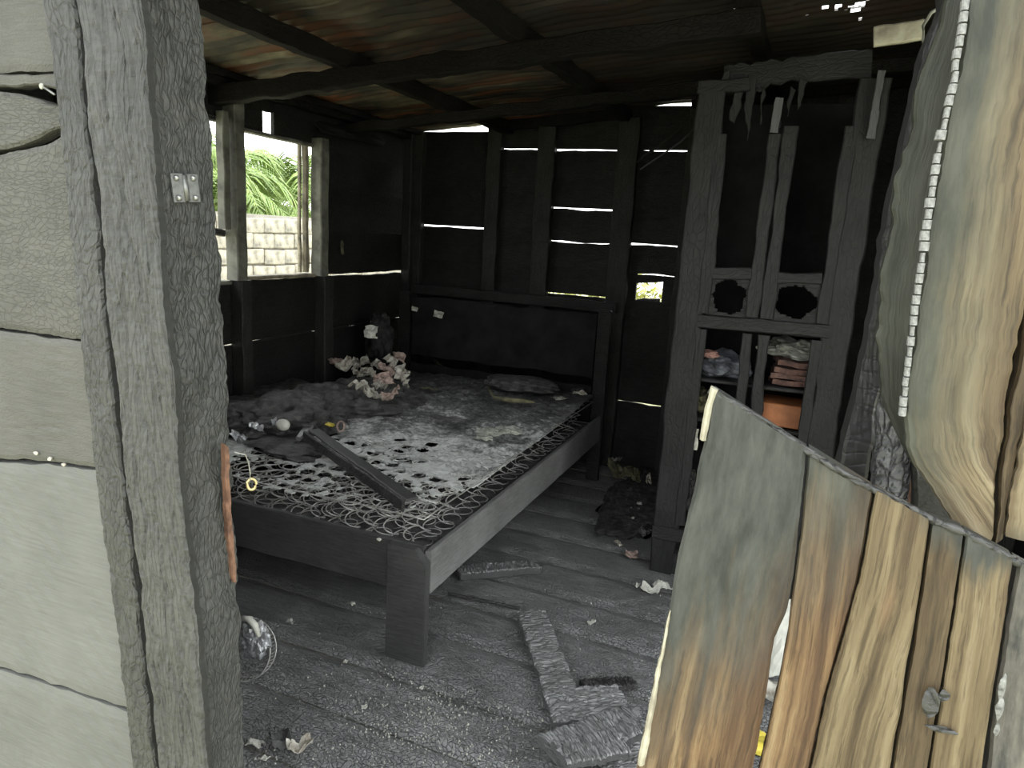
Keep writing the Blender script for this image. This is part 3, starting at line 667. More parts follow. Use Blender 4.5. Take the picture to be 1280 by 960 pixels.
pplank([(1209, 667), (1198, 745), (1182, 850), (1164, 960)], [(1268, 698), (1256, 780), (1240, 880), (1228, 960)], 'pan2', seed=15, Y=YP+.001)
pplank([(1272, 702), (1260, 780), (1244, 880), (1234, 960)], [(1380, 760), (1370, 850), (1350, 960)], 'pan3', seed=16, Y=YP+.01)
# charred rim along the broken top
rim = resample(bpx([(886, 488), (920, 506), (960, 529), (1000, 557), (1040, 583), (1062, 596), (1095, 613), (1130, 629), (1165, 650), (1207, 666), (1250, 690), (1276, 706)], YP+.004), 60)
tube('charred_rim', rim, [.0035+.003*abs(noise.noise(Vector((i*.7, 0, 0)))) for i in range(61)], 'deepchar', pn, sides=6)
slab('split_edge', [ony(874, 550, YP-.004), ony(882, 505, YP-.004), ony(888, 484, YP-.004)], [ony(882, 552, YP-.004), ony(889, 510, YP-.004), ony(897, 489, YP-.004)], (0, -1, 0), .008, 'paleboard', pn, nu=3, nv=14, edge=.001)
slab('split_edge', [ony(796, 958, YP-.003), ony(818, 850, YP-.003), ony(836, 765, YP-.003)], [ony(806, 958, YP-.003), ony(825, 850, YP-.003), ony(839, 765, YP-.003)], (0, -1, 0), .008, 'paleboard', pn, nu=3, nv=40, edge=.0015)
for (x, y, w, h) in ((1163, 880, .018, .035), (1180, 870, .01, .014), (1176, 912, .030, .008), (1252, 862, .006, .03), (1249, 888, .007, .026), (1246, 912, .005, .016)):
    o = lump('gouge' if x < 1200 else 'white_chip', ony(x, y, YP-.003)-Vector((0, 0, h/2)), (w, .004, h), 'deepchar' if x < 1200 else 'charbead', pn, seed=x, sub=2)

# ------------------------------------------------------------------ bed
bx0, bx1, by0, by1, bt = -2.52, -1.06, 1.99, 4.20, .42
bd = root('bed', (-1.8, 3.1, 0), 'charred wooden double bed frame with plank legs standing by the left wall', 'bed')
board('side_rail', (bx1-.012, by0+.02, .345), (bx1-.012, by1, .345), .16, .024, 'bedlit', (0, 0, 1), bd, rough=.0012)
board('side_rail', (bx0, by0+.02, .345), (bx0, by1, .345), .16, .024, 'bedlit', (0, 0, 1), bd, rough=.0012)
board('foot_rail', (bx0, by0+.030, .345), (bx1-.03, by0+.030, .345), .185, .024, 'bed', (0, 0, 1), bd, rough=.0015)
# foot legs: upright boards with one clipped corner
def leg(x0, x1, y, h, clip, side, mat='bed'):
    vs = []
    prof = [(x0, 0), (x1, 0), (x1, h-clip), (x1-clip, h), (x0, h)] if side > 0 else [(x0, 0), (x1, 0), (x1, h), (x0+clip, h), (x0, h-clip)]
    bm = bmesh.new(); f = bm.faces.new([bm.verts.new((p[0], y-.016, p[1])) for p in prof])
    r = bmesh.ops.extrude_face_region(bm, geom=[f]); bmesh.ops.translate(bm, verts=[v for v in r['geom'] if isinstance(v, bmesh.types.BMVert)], vec=(0, .032, 0))
    bmesh.ops.recalc_face_normals(bm, faces=bm.faces); bmesh.ops.bevel(bm, geom=bm.edges[:], offset=.0025, segments=2, affect='EDGES')
    me = bpy.data.meshes.new('m'); bm.to_mesh(me); bm.free(); me.transform(Matrix.Translation(-absloc(bd)))
    me.materials.append(M[mat]); o = bpy.data.objects.new('leg', me); COL.objects.link(o); o.parent = bd
leg(bx1-.155, bx1, by0, .435, .045, 1); leg(bx0-.01, bx0+.145, by0, .435, .045, -1)
leg(bx1-.07, bx1+.01, by1+.02, 1.09, .01, 1, 'wall'); leg(bx0-.01, bx0+.07, by1+.02, 1.09, .01, -1, 'wall')
board('headboard', (bx0+.09, by1+.02, .86), (bx1-.08, by1+.02, .86), .40, .022, 'soot', (0, 0, 1), bd, rough=.008)
board('headboard', (bx0+.09, by1+.02, .50), (bx1-.08, by1+.02, .50), .22, .022, 'soot', (0, 0, 1), bd, rough=.008)
for i in range(9): board('slat', (bx0+.01, by0+.2+i*.25, .345), (bx1-.03, by0+.2+i*.25, .345), .07, .018, 'deepchar', (0, 1, 0), bd, rough=.004, step=.15)
lump('white_chip', onz(474, 676, .425), (.02, .014, .010), 'white', bd, sub=2)

# ------------------------------------------------------------------ mattress: springs under burnt ticking
mt = root('spring_mattress', (-1.8, 3.1, .31), 'burnt out mattress of bare steel coil springs and ash lying in the bed frame', 'mattress')
zb, zt = .375, .522
mx0, mx1, my0, my1 = bx0+.05, bx1-.05, by0+.05, by1-.04
sp_ = .083; nxs = int((mx1-mx0)/sp_); nys = int((my1-my0)/sp_)
def coil(seed):
    pts = []; r0 = .039; H_ = zt-zb
    for i in range(14): a = 2*math.pi*i/12; pts.append((r0*math.cos(a), r0*math.sin(a), H_))
    for i in range(1, 26):
        t_ = i/26; a = 2*math.pi*(14/12+t_*2.1); r = r0*(1-.35*math.sin(math.pi*t_)); pts.append((r*math.cos(a), r*math.sin(a), H_*(1-t_)))
    for i in range(12): a = 2*math.pi*(14/12+2.1+i/12); pts.append((r0*math.cos(a), r0*math.sin(a), 0))
    vs, fs = tubemesh(pts, .0027, 4); me = mesh(vs, fs); me.materials.append(M['wire']); return me
cms = [coil(0)]
cen = []; rnd = random.Random(3); cnt = 0
for j in range(nys):
    for i in range(nxs):
        x = mx0+sp_*(i+.5)+rnd.uniform(-.006, .006); y = my0+sp_*(j+.5)+rnd.uniform(-.006, .006)
        fx_ = (x-mx0)/(mx1-mx0)
        dz = -.02*rnd.random() if y < 2.8 else -.012
        cen.append((x, y, dz, j, i))
def openness(x, y):
    """how far the ticking is burnt away: bare in the near part, patches farther on"""
    s = 1.05-(y-2.10)/.50*.8 + .55*noise.noise(Vector((x*3.2, y*3.2, 5)))
    s += .50*max(0, 1-abs(y-2.85)/.55)*max(0, 1-abs(x+1.5)/.5)
    s += .55*max(0, 1-abs(x-mx1)/.16)*max(0, 1-(y-2.0)/2.2)
    if x < -2.15: s -= .55
    return s
for (x, y, dz, j, i) in cen:
    s = openness(x, y)
    if (s > .32 or i == nxs-1) and cnt < 290:
        o = bpy.data.objects.new('coil_spring', cms[0]); COL.objects.link(o); o.parent = mt
        o.location = Vector((x, y, zb+ (0 if y > 2.8 else 0)))-absloc(mt); o.rotation_euler = (rnd.uniform(-.07, .07), rnd.uniform(-.07, .07), rnd.uniform(0, 6.28))
        o.scale = (1, 1, 1+dz*4); cnt += 1
def rect(z, k=0): 
    P = []
    for a, b in (((mx0, my0), (mx1, my0)), ((mx1, my0), (mx1, my1)), ((mx1, my1), (mx0, my1)), ((mx0, my1), (mx0, my0))):
        for q in range(24):
            t_ = q/24; P.append((a[0]+(b[0]-a[0])*t_, a[1]+(b[1]-a[1])*t_, z+.006*noise.noise(Vector((t_*9, z*9, a[0])))))
    return P
tube('border_wire', rect(zt), .003, 'wire', mt, closed=True); tube('border_wire', rect(zb+.004), .003, 'wire', mt, closed=True)
# ticking and ash: a holed crust following the springs
res = .0115; nx = int((mx1-mx0+.03)/res); ny = int((my1-my0+.04)/res)
vs, fs = [], []; keep = {}
from collections import defaultdict
grid = defaultdict(list)
for c in cen: grid[(int(c[0]/.1), int(c[1]/.1))].append(c)
def near(x, y):
    best = (9, None)
    gx, gy = int(x/.1), int(y/.1)
    for a in (-1, 0, 1):
        for b in (-1, 0, 1):
            for c in grid.get((gx+a, gy+b), ()):
                d = math.hypot(c[0]-x, c[1]-y)
                if d < best[0]: best = (d, c)
    return best
hole = {}
for c in cen:
    s = openness(c[0], c[1]); hole[(c[3], c[4])] = rnd.random() < (s-.12)*1.5
for i in range(nx+1):
    for j in range(ny+1):
        x = mx0-.015+res*i; y = my0-.02+res*j
        z = zt+.006+.016*noise.noise(Vector((x*4, y*4, 0)))+.009*noise.noise(Vector((x*17, y*17, 0)))+.005*noise.noise(Vector((x*45, y*45, 0)))
        z += .035*max(0, (y-3.2))*1.0
        d, c = near(x, y); 
        if y < 2.9: z -= .010
        z -= .012*max(0, 1-d/.03) if d < .03 else 0
        vs.append((x, y, z))
bare = 0
for i in range(nx):
    for j in range(ny):
        x = mx0-.015+res*(i+.5); y = my0-.02+res*(j+.5); d, c = near(x, y)
        s = openness(x, y)
        jit = .007*noise.noise(Vector((x*40, y*40, 1)))
        if c and hole[(c[3], c[4])] and d < .032+jit: continue
        if s > .80+.5*noise.noise(Vector((x*22, y*22, 2))): continue
        a = i*(ny+1)+j; fs.append((a, a+ny+1, a+ny+2, a+1))
        bare += 1
tk = world_mesh('burnt_ticking', vs, fs, None, mt)
m, nt, b = newmat('burnt_ticking'); t = N(nt, 'ShaderNodeTexCoord')
n1 = noi(nt, t.outputs['Object'], 5, 6, .65); n2 = noi(nt, t.outputs['Object'], 40, 5, .7)
sp3 = N(nt, 'ShaderNodeSeparateXYZ'); nt.links.new(t.outputs['Object'], sp3.inputs[0])
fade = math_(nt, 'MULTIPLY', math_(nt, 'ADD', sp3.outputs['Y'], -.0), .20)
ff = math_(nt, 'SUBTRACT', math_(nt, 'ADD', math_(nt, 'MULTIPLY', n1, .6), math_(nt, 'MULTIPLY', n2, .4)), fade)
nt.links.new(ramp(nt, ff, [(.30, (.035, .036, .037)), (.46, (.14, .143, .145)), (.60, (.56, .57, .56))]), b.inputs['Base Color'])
b.inputs['Roughness'].default_value = .75; bump(nt, n2, .8, .008, b); tk.data.materials.append(m)
sol = tk.modifiers.new('thickness', 'SOLIDIFY'); sol.thickness = .005
# bare dark bottom pad seen down through the springs
pad = []
world_mesh('bottom_pad', [(mx0, my0, zb-.006), (mx1, my0, zb-.006), (mx1, my1, zb-.006), (mx0, my1, zb-.006), (mx0, my0, zb), (mx1, my0, zb), (mx1, my1, zb), (mx0, my1, zb)],
           [(3, 2, 1, 0), (4, 5, 6, 7), (0, 1, 5, 4), (1, 2, 6, 5), (2, 3, 7, 6), (3, 0, 4, 7)], 'rag', mt)

# things on the bed ---------------------------------------------------------
ZT = zt+.012
def item_lump(name, px, py, z, size, mat, label, cat, group=None, **kw):
    o = lump(name, onz(px, py, z), size, mat, None, **kw); return tag(o, label, cat, group)
def item_sheet(name, px, py, z, size, mat, label, cat, group=None, **kw):
    o = sheet(name, onz(px, py, z), size, mat, None, **kw); return tag(o, label, cat, group)
# fallen angle of two charred battens
fb = root('fallen_batten', onz(450, 580, .5), 'long charred batten lying diagonally across the bare bed springs', 'wooden batten')
p0, p1 = onz(392, 538, .61), onz(515, 624, .56)
board('top_strip', p0, p1, .05, .012, 'bed', (1, 1, 0), fb, rough=.003)
board('side_strip', p0+Vector((-.028, -.028, -.022)), p1+Vector((-.02, -.025, -.018)), .045, .012, 'deepchar', (0, 0, 1), fb, rough=.003)
heap = [((350, 532), (.62, .52, .24), 1), ((300, 530), (.4, .4, .18), 2), ((400, 510), (.70, .50, .22), 3), ((455, 500), (.60, .55, .17), 4), ((360, 560), (.35, .25, .05), 5)]
nm = ['tall lump of burnt bedding at the left end of the mattress beside the door post', 'low burnt bedding bundle pressed against the door post edge', 'burnt bedding heap on the bed below the window wall stud', 'flat burnt bedding spread around the pale charred papers', 'thin burnt cloth pad in front of the bedding heap at the left']
for (pp, sz, sd), lb in zip(heap, nm):
    o = lump('burnt_bedding', onz(pp[0], pp[1], ZT-.01), sz, 'rag', None, seed=sd*3.3, sub=5, amp=.42, freq=1.5, flat=.1); tag(o, lb, 'bedding', 'burnt bedding on the mattress')
item_lump('egg_shaped_stone', 354, 538, ZT+.09, (.065, .05, .05), 'white', 'pale egg shaped lump on the bed in front of the burnt bedding', 'stone', sub=3, amp=.06)
# dark charred column with a pale patch on its top
cp = onz(474, 470, .56)
ct = root('charred_bundle', cp, 'upright charred bundle with a pale curled patch at its top, in the bed corner', 'bundle')
lump('charred_body', cp, (.18, .16, .34), 'ragblack', ct, seed=8, sub=4, amp=.35)
sheet('pale_patch', ony(463, 415, cp.y-.10)-Vector((0, 0, .04)), (.10, .09), 'white', ct, seed=2, rot=(1.2, 0, .3), curl=.25)
rnd = random.Random(5)
spots = [(415, 462), (440, 458), (452, 462), (465, 452), (482, 460), (492, 462), (500, 455), (462, 474), (455, 468), (488, 473), (500, 476), (505, 484), (478, 466), (460, 496), (470, 500), (490, 500), (452, 497), (503, 470), (497, 450), (430, 463), (472, 462), (480, 481), (445, 474), (474, 489)]
desc = ['nearest the window wall', 'left of the charred bundle', 'just under the charred bundle', 'at the foot of the charred bundle', 'right of the charred bundle', 'at the right of the upper row', 'at the far right top of the cluster', 'in the middle row', 'left end of the middle row', 'right of the middle row', 'right end of the middle row', 'at the lower right edge of the cluster', 'centre of the upper row', 'in the lowest bright pair, left', 'in the lowest bright pair, right', 'curled up at the lower right', 'lowest left of the cluster', 'against the right edge of the cluster', 'topmost right beside the headboard', 'second from the window wall', 'between the two upper middle scraps', 'right of centre in the cluster', 'left edge below the window wall scraps', 'just above the two lowest bright scraps']
for k, (px, py) in enumerate(spots):
    s = rnd.uniform(.08, .13)
    P_ = onz(px, py, ZT+.07+rnd.uniform(0, .05)); P_ = Vector((max(-2.56, P_.x), min(4.10, P_.y), P_.z))
    o = sheet('charred_paper', P_, (s, s*rnd.uniform(.6, .9)), 'paper' if k % 3 else 'paperpink', None, seed=k*1.7, curl=.45, rot=(rnd.uniform(.2, .9), rnd.uniform(-.5, .5), rnd.uniform(0, 3)))
    tag(o, 'pale curled paper scrap on the bed, '+desc[k], 'paper', 'pale paper scraps on the bed')
for k, (px, py, s, c, lb) in enumerate([(612, 545, .13, 'greyclump', 'pale crumbly ash clump in the middle of the far mattress, larger one'), (636, 542, .12, 'greyclump', 'pale crumbly ash clump right of the larger clump on the mattress'), (605, 550, .08, 'greyclump', 'small pale ash crumb left of the larger clump on the mattress'), (698, 500, .08, 'greyclump', 'small grey ash lump near the far right corner of the mattress')]):
    item_lump('ash_clump', px, py, ZT+.01, (s, s*.8, s*.25), c, lb, 'ash', 'pale ash clumps on the mattress', seed=k, sub=4, amp=.5, freq=2)
o = tube('yellowed_strip', [onz(x, y, ZT+.06) for x, y in [(610, 484), (618, 497), (635, 500), (652, 501), (668, 503)]], [.006, .012, .016, .014, .006], 'tancloth'); tag(o, 'brownish bent strip lying under the headboard on the far mattress', 'strip')
item_lump('burnt_pillow', 650, 488, ZT+.03, (.5, .3, .08), 'rag', 'flattened burnt pillow behind the brownish strip at the head of the bed', 'pillow', seed=3, sub=5, amp=.2)
o = tube('yellow_brown_twig', [onz(538, 445, .62), onz(548, 455, .60), onz(558, 462, .58), onz(575, 466, .57)], [.006, .012, .008, .004], 'tancloth'); tag(o, 'brown forked scrap on the bed right of the paper scraps', 'scrap')
item_lump('dark_metal_cap', 724, 497, ZT-.005, (.10, .09, .06), 'deepchar', 'dark rounded lump on the far right corner of the bed', 'lump', sub=3)
item_sheet('pale_corner_scrap', 724, 494, ZT+.05, (.09, .05), 'paper', 'pale scrap on top of the dark lump at the bed corner', 'paper', seed=4)
item_sheet('metal_can_lid', 412, 533, ZT+.04, (.05, .03), 'yellow', 'small yellow scrap beside the upper end of the diagonal batten', 'scrap', seed=2, curl=.4)
o = tube('small_ring', [onz(426, 533, ZT+.055)+Vector((.02*math.cos(a), .006*math.sin(a), .022*math.sin(a))) for a in [i*math.pi/8 for i in range(16)]], .005, 'paperpink', closed=True, sides=6); tag(o, 'small dull pink ring just right of the yellow scrap on the bed', 'ring')
o = board('sooty_stick', onz(372, 548, ZT+.03), onz(402, 518, ZT+.07), .03, .02, 'charboard', (1, 1, 0)); tag(o, 'short ash coated stick behind the diagonal batten on the bed', 'stick')
for k, (px, py, lb) in enumerate([(298, 546, 'glassy pale fragment touching the door post edge on the bed'), (322, 537, 'white glassy fragment right of the one at the door post'), (345, 529, 'narrow white fragment in front of the burnt bedding on the bed')]):
    item_sheet('white_fragment', px, py+4, ZT+.07, (.075, .04), 'foil', lb, 'fragment', 'white fragments along the bed end', seed=k*2.1, curl=.5, rot=(.4, .3, k))
item_sheet('leaf_shaped_scrap', 535, 487, ZT+.03, (.11, .05), 'tancloth', 'flat olive scrap on the dark mattress below the forked scrap', 'scrap', seed=3, curl=.15)
item_sheet('dark_fabric_fold', 560, 525, ZT+.02, (.30, .05), 'rag', 'thin dark fold of cloth in the middle of the mattress', 'cloth', seed=5, curl=.08)
# extra items near the far wall above the headboard
for k, (px, py, z, s, lb) in enumerate([(518, 384, .9, .05, 'tiny pale scrap caught in the far left corner above the bed'), (548, 392, .9, .07, 'grey torn scrap hanging on the headboard top, left part')]):
    o = sheet('hanging_scrap', ony(px, py, 4.14)-Vector((0, 0, .03)), (s, s*.7), 'greyclump', None, seed=k+3, rot=(1.2, .2, .3), curl=.3); tag(o, lb, 'scrap')
o = sheet('pale_moth_scrap', onx(428, 308, XL+.05)-Vector((0, 0, .05)), (.03, .09), 'tancloth', None, seed=2, rot=(1.5, 0, 1.5), curl=.2); tag(o, 'small tan scrap stuck on the black wall right of the window', 'scrap')

# ------------------------------------------------------------------ wardrobe
wy = 3.14; wx0, wx1 = -.50, .20
wd = root('wardrobe', (-.15, 3.35, 0), 'tall burnt wardrobe frame with open shelves in the far right corner', 'wardrobe')
def wb(name, a, b, w, t, wdir, mat='frameW', **kw): return board(name, a, b, w, t, mat, wdir, wd, **kw)
for x in (wx0+.055, wx1-.05):
    wb('stile', (x, wy, .0), (x, wy, 2.15), .11, .03, (1, 0, 0), bevel=.006, rough=.005)
for x in (wx0+.01, wx1-.01):
    wb('side_panel', (x, wy+.24, .1), (x, wy+.24, 2.1), .45, .018, (0, 1, 0))
    wb('rear_post', (x, wy+.46, 0), (x, wy+.46, 2.15), .04, .04, (0, 1, 0))
wb('bottom_rail', (wx0, wy-.005, .20), (wx1, wy-.005, .20), .06, .035, (0, 0, 1)); wb('plinth', (wx0+.02, wy+.01, .05), (wx1-.02, wy+.01, .05), .10, .02, (0, 0, 1))
wb('top_rail', (wx0, wy, 2.13), (-.30, wy, 2.14), .05, .03, (0, 0, 1), ragged=.02); 
wb('middle_rail', (wx0+.1, wy-.004, 1.185), (wx1-.08, wy-.004, 1.19), .055, .03, (0, 0, 1))
wb('back_panel', (wx0+.02, wy+.475, 1.1), (wx1-.02, wy+.475, 1.1), 2.1, .01, (0, 0, 1), mat='soot')
for z in (.24, .74, .92, 1.16):
    wb('shelf', (wx0+.02, wy+.25, z), (wx1-.02, wy+.25, z), .42, .018, (0, 1, 0), mat='frameW')
# door leaves: stiles, rails and panels burnt through
def door(x0, x1, side):
    dr = bpy.data.objects.new('door', None); COL.objects.link(dr); dr.parent = wd; dr.location = Vector(((x0+x1)/2, wy-.02, .3))-absloc(wd)
    B = lambda nme, a, b, w, t, wd_, mat='frameW': board(nme, a, b, w, t, mat, wd_, dr, rough=.005)
    yk = wy-.008
    for x in (x0+.025, x1-.025): B('door_stile', (x, yk, 1.22), (x, yk, 1.98 if side else 1.95), .05, .02, (1, 0, 0))
    B('door_rail', (x0+.05, yk, 1.39), (x1-.05, yk, 1.40), .05, .018, (0, 0, 1))
    # lower panel with a burnt hole, ragged rim
    nx, ny = 26, 24; X0, X1, Z0, Z1 = x0+.04, x1-.05, 1.215, 1.38; vs, fs = [], []
    for s in (0, .008):
        for i in range(nx+1):
            for j in range(ny+1): vs.append((X0+(X1-X0)*i/nx, yk+.004+s, Z0+(Z1-Z0)*j/ny))
    q = (nx+1)*(ny+1)
    for i in range(nx):
        for j in range(ny):
            u, v = (i+.5)/nx*2-1, (j+.5)/ny*2-1
            if (abs(u)**2.4+abs(v)**2.4)**(1/2.4) < .84+.25*noise.noise(Vector((math.atan2(v, u)*1.5, side+.5, 0)))+.08*noise.noise(Vector((u*6, v*6, side))): continue
            a = i*(ny+1)+j; fs += [(a, a+ny+1, a+ny+2, a+1), (q+a, q+a+1, q+a+ny+2, q+a+ny+1)]
    o = world_mesh('door_panel', vs, fs, 'frameW', None); o.parent = dr; o.location = o.location-absloc(dr)
    for x in (x0+.03, x1-.035): B('door_stile', (x, yk, .25), (x, yk, 1.15), .045, .02, (1, 0, 0))
    return dr
door(wx0+.09, -.155, 0); door(-.15, wx1-.085, 1)
# ragged char hanging from the wardrobe top
for k, (px, py, l) in enumerate([(925, 95, .18), (940, 100, .22), (955, 105, .15), (975, 125, .12), (990, 110, .10), (910, 88, .06), (1005, 100, .10)]):
    p = ony(px, py, wy+.02); board('char_rag', p, p+Vector((random.uniform(-.01, .01), 0, -l)), .035, .012, 'frameW', (1, 0, 0), wd, rough=.012, step=.015, taper=.4, ragged=.02)
board('top_panel', ony(905, 100, wy+.05), ony(1090, 78, wy+.05), .10, .015, 'frameW', (0, 0, 1), wd, rough=.016, step=.02)
for k, (px, py, l, lb) in enumerate([(1103, 88, .14, 'upper grey hanging strip at the right of the wardrobe top'), (1094, 138, .10, 'lower grey hanging strip at the right of the wardrobe top'), (975, 122, .13, 'grey hanging strip between the wardrobe doors at the top')]):
    p = ony(px, py, wy-.05); o = board('hanging_strip', p, p+Vector((-.004, 0, -l)), .03, .004, 'frameW2', (1, .3, 0), rough=.004, step=.02); tag(o, lb, 'strip')
# contents on the shelves
def stuffy(name, x, z, size, mat, label, cat, seed=0, amp=.25, y=None):
    o = lump(name, (x, (y or wy+.22), z), size, mat, None, seed=seed, sub=4, amp=amp, freq=1.8, flat=.3); return tag(o, label, cat, 'burnt belongings in the wardrobe')
stuffy('clothes_pile', -.30, .929, (.26, .30, .13), 'bluecloth', 'sooty blue grey clothes pile on the left shelf of the wardrobe', 'clothes', 1)
stuffy('pink_cloth', -.345, 1.02, (.08, .10, .04), 'pink', 'small dull pink cloth tucked in the blue grey clothes pile', 'cloth', 2, y=wy+.08)
for k in range(4):
    o = sheet('folded_cloth', (.015+.004*k, wy+.17, .930+.028*k), (.23, .24), 'brick', None, seed=3+k, curl=.04, th=.022); tag(o, ['lowest red brown folded cloth', 'second lowest red brown folded cloth', 'second from top red brown folded cloth', 'top red brown folded cloth'][k]+' in the right shelf stack', 'cloth', 'red brown folded cloths')
stuffy('crumpled_rag', .00, 1.045, (.24, .22, .09), 'greyclump', 'grey crumpled rag on top of the red brown folded cloths', 'rag', 5, .5)
o = board('orange_box', (-.10, wy+.16, .802), (.12, wy+.16, .802), .10, .20, 'orange', (0, 0, 1), rough=.001); tag(o, 'sooty orange box on the shelf below the red brown cloths', 'box')
stuffy('pale_cloth', -.38, .749, (.13, .2, .12), 'tancloth', 'pale olive cloth bunched in the lower left of the wardrobe', 'cloth', 7, .4)
stuffy('pale_bag', -.39, .249, (.12, .15, .22), 'rag', 'dark burnt bag standing in the bottom of the wardrobe', 'bag', 8, .4)
for k, (px, py, w, h, lb) in enumerate([(860, 548, .10, .11, 'cream crumpled scrap behind the tip of the broken panel'), (857, 590, .04, .06, 'small white scrap lower in the wardrobe by the broken panel'), (852, 607, .04, .09, 'narrow pale strip at the wardrobe bottom left')]):
    p = ony(px, py, wy+.04); o = sheet('pale_scrap', p-Vector((0, 0, h/2)), (w, h), 'paper', None, seed=k+6, rot=(1.3, 0, .2), curl=.35); tag(o, lb, 'scrap', 'pale scraps in the wardrobe')

# ------------------------------------------------------------------ loose things by the roof, right
pbd = board('pale_roof_board', ony(1092, 47, 2.0), ony(1155, 35, 2.0), .042, .02, 'paleboard', (0, 0, 1), rough=.004, step=.02); tag(pbd, 'short pale board with a brown mark under the roof at upper right', 'board')
o = tube('cable_loop', [ony(x, y, 1.9) for x, y in [(1176, 8), (1164, 16), (1154, 32), (1154, 50), (1158, 60), (1166, 67)]], .004, 'cable'); tag(o, 'grey cable loop hanging at the end of the pale roof board', 'cable')
o = tube('sooty_wire', [ony(x, y, 4.3) for x, y in [(800, 212), (825, 195), (850, 178), (880, 150)]], .005, 'cabledark'); tag(o, 'thin wire slanting from the far wall to the wardrobe top', 'wire')
0 and board('beam_end', (.02, 2.12, rz(0)-.16), (.9, 2.12, rz(.9)-.14), .09, .05, 'stud', (0, 0, 1), rf)
# curved soot-grey cloth ceiling scrap at the left wall
o = sheet('sagging_sheet', onx(440, 165, XL+.06)-Vector((0, 0, .05)), (.10, .75), 'frameW', None, seed=2, rot=(0, .9, .0), curl=.1, th=.004); tag(o, 'grey sagging strip along the top of the left wall near the far corner', 'strip')

# ------------------------------------------------------------------ charred boards lying on the floor
def fboard(p, q, w, t, label, z=.008, mat='charboard', z2=None):
    a = onz(*p, z+t/2); b = onz(*q, (z2 if z2 is not None else z)+t/2)
    d = (b-a).normalized(); sd = Vector((d.y, -d.x, 0)).normalized()*w/2; up_ = Vector((0, 0, t/2)); k = a.x*7
    o = slab('charred_board', [a-sd+up_, a.lerp(b, .5)-sd*1.03+up_, b-sd+up_], [a+sd+up_, a.lerp(b, .5)+sd*.98+up_, b+sd+up_], (0, 0, 1), t*.95, mat, None, nu=18, nv=90,
             disp=lambda u, v: .004+gator(u, v, 14, 62, .006)+.003*noise.noise(Vector((u*20, v*12, k)))+.0015*noise.noise(Vector((u*80, v*80, k))), seed=k, edge=.004, endj=.02)
    return tag(o, label, 'board', 'charred boards on the floor')
fboard((664, 766), (714, 905), .115, .02, 'long narrow charred board pointing from the bed rail to the broken panel')
fboard((690, 940), (800, 900), .13, .028, 'thick deeply cracked charred chunk lying across the lower end of the long board', z=.032)
fboard((742, 862), (800, 985), .17, .02, 'wide charred board partly hidden behind the broken panel', z=.008)
fboard((572, 716), (672, 708), .085, .03, 'short charred board with a blunt end just right of the bed leg')
fboard((730, 858), (790, 853), .05, .018, 'small dark slat at the far end of the wide charred board', z=.008, mat='deepchar')
fboard((700, 945), (778, 928), .10, .02, 'small square charred piece in front of the cracked chunk', z=.062)
o = board('black_offcut', onz(560, 742, .012), onz(650, 760, .012), .012, .012, 'deepchar', (0, 1, 0)); tag(o, 'thin black sliver along the floor joint right of the bed leg', 'sliver')
# fan guard with crumpled foil, half behind the post
fc = onz(322, 842, .03)
fg = root('fan_guard', Vector((fc.x-.05, fc.y, 0)), 'round wire fan guard lying tilted on the floor behind the door post', 'fan guard')
cc = Vector((fc.x-.06, fc.y+.02, .10)); ex = Vector((.93, .25, .25)).normalized(); ey = Vector((-.15, .2, .96)).normalized(); ey = (ey-ex*ey.dot(ex)).normalized(); ez = ex.cross(ey)
def ringpts(r, d, n=40): return [cc+ex*r*math.cos(2*math.pi*i/n)+ey*r*math.sin(2*math.pi*i/n)*.95+ez*d for i in range(n)]
tube('guard_ring', ringpts(.105, 0), .0024, 'wire', fg, closed=True); tube('guard_ring', ringpts(.105, .04), .0024, 'wire', fg, closed=True)
vs, fs = [], []
for i in range(56):
    a = 2*math.pi*i/56; P = [cc+(ex*math.cos(a)+ey*math.sin(a)*.95)*r+ez*d for r, d in ((.105, 0), (.109, .02), (.105, .04))]
    v_, f_ = tubemesh(P, .0013, 4); fs += [tuple(k+len(vs) for k in f) for f in f_]; vs += v_
rb = world_mesh('guard_ribs', vs, fs, 'wire', fg)
fo = lump('crumpled_foil', ony(320, 822, fc.y-.03), (.10, .06, .13), 'foil', None, seed=4, sub=4, amp=.35, freq=2.5); tag(fo, 'crumpled silvery foil lump resting on the fan guard', 'foil'); fo.location.z = max(.02, fo.location.z)
o = tube('white_band', [ony(x, y, fc.y-.05) for x, y in [(303, 772), (312, 774), (319, 782), (324, 796)]], [.007, .011, .011, .006], 'white', sides=8); tag(o, 'curved cream plastic band above the crumpled foil', 'band')
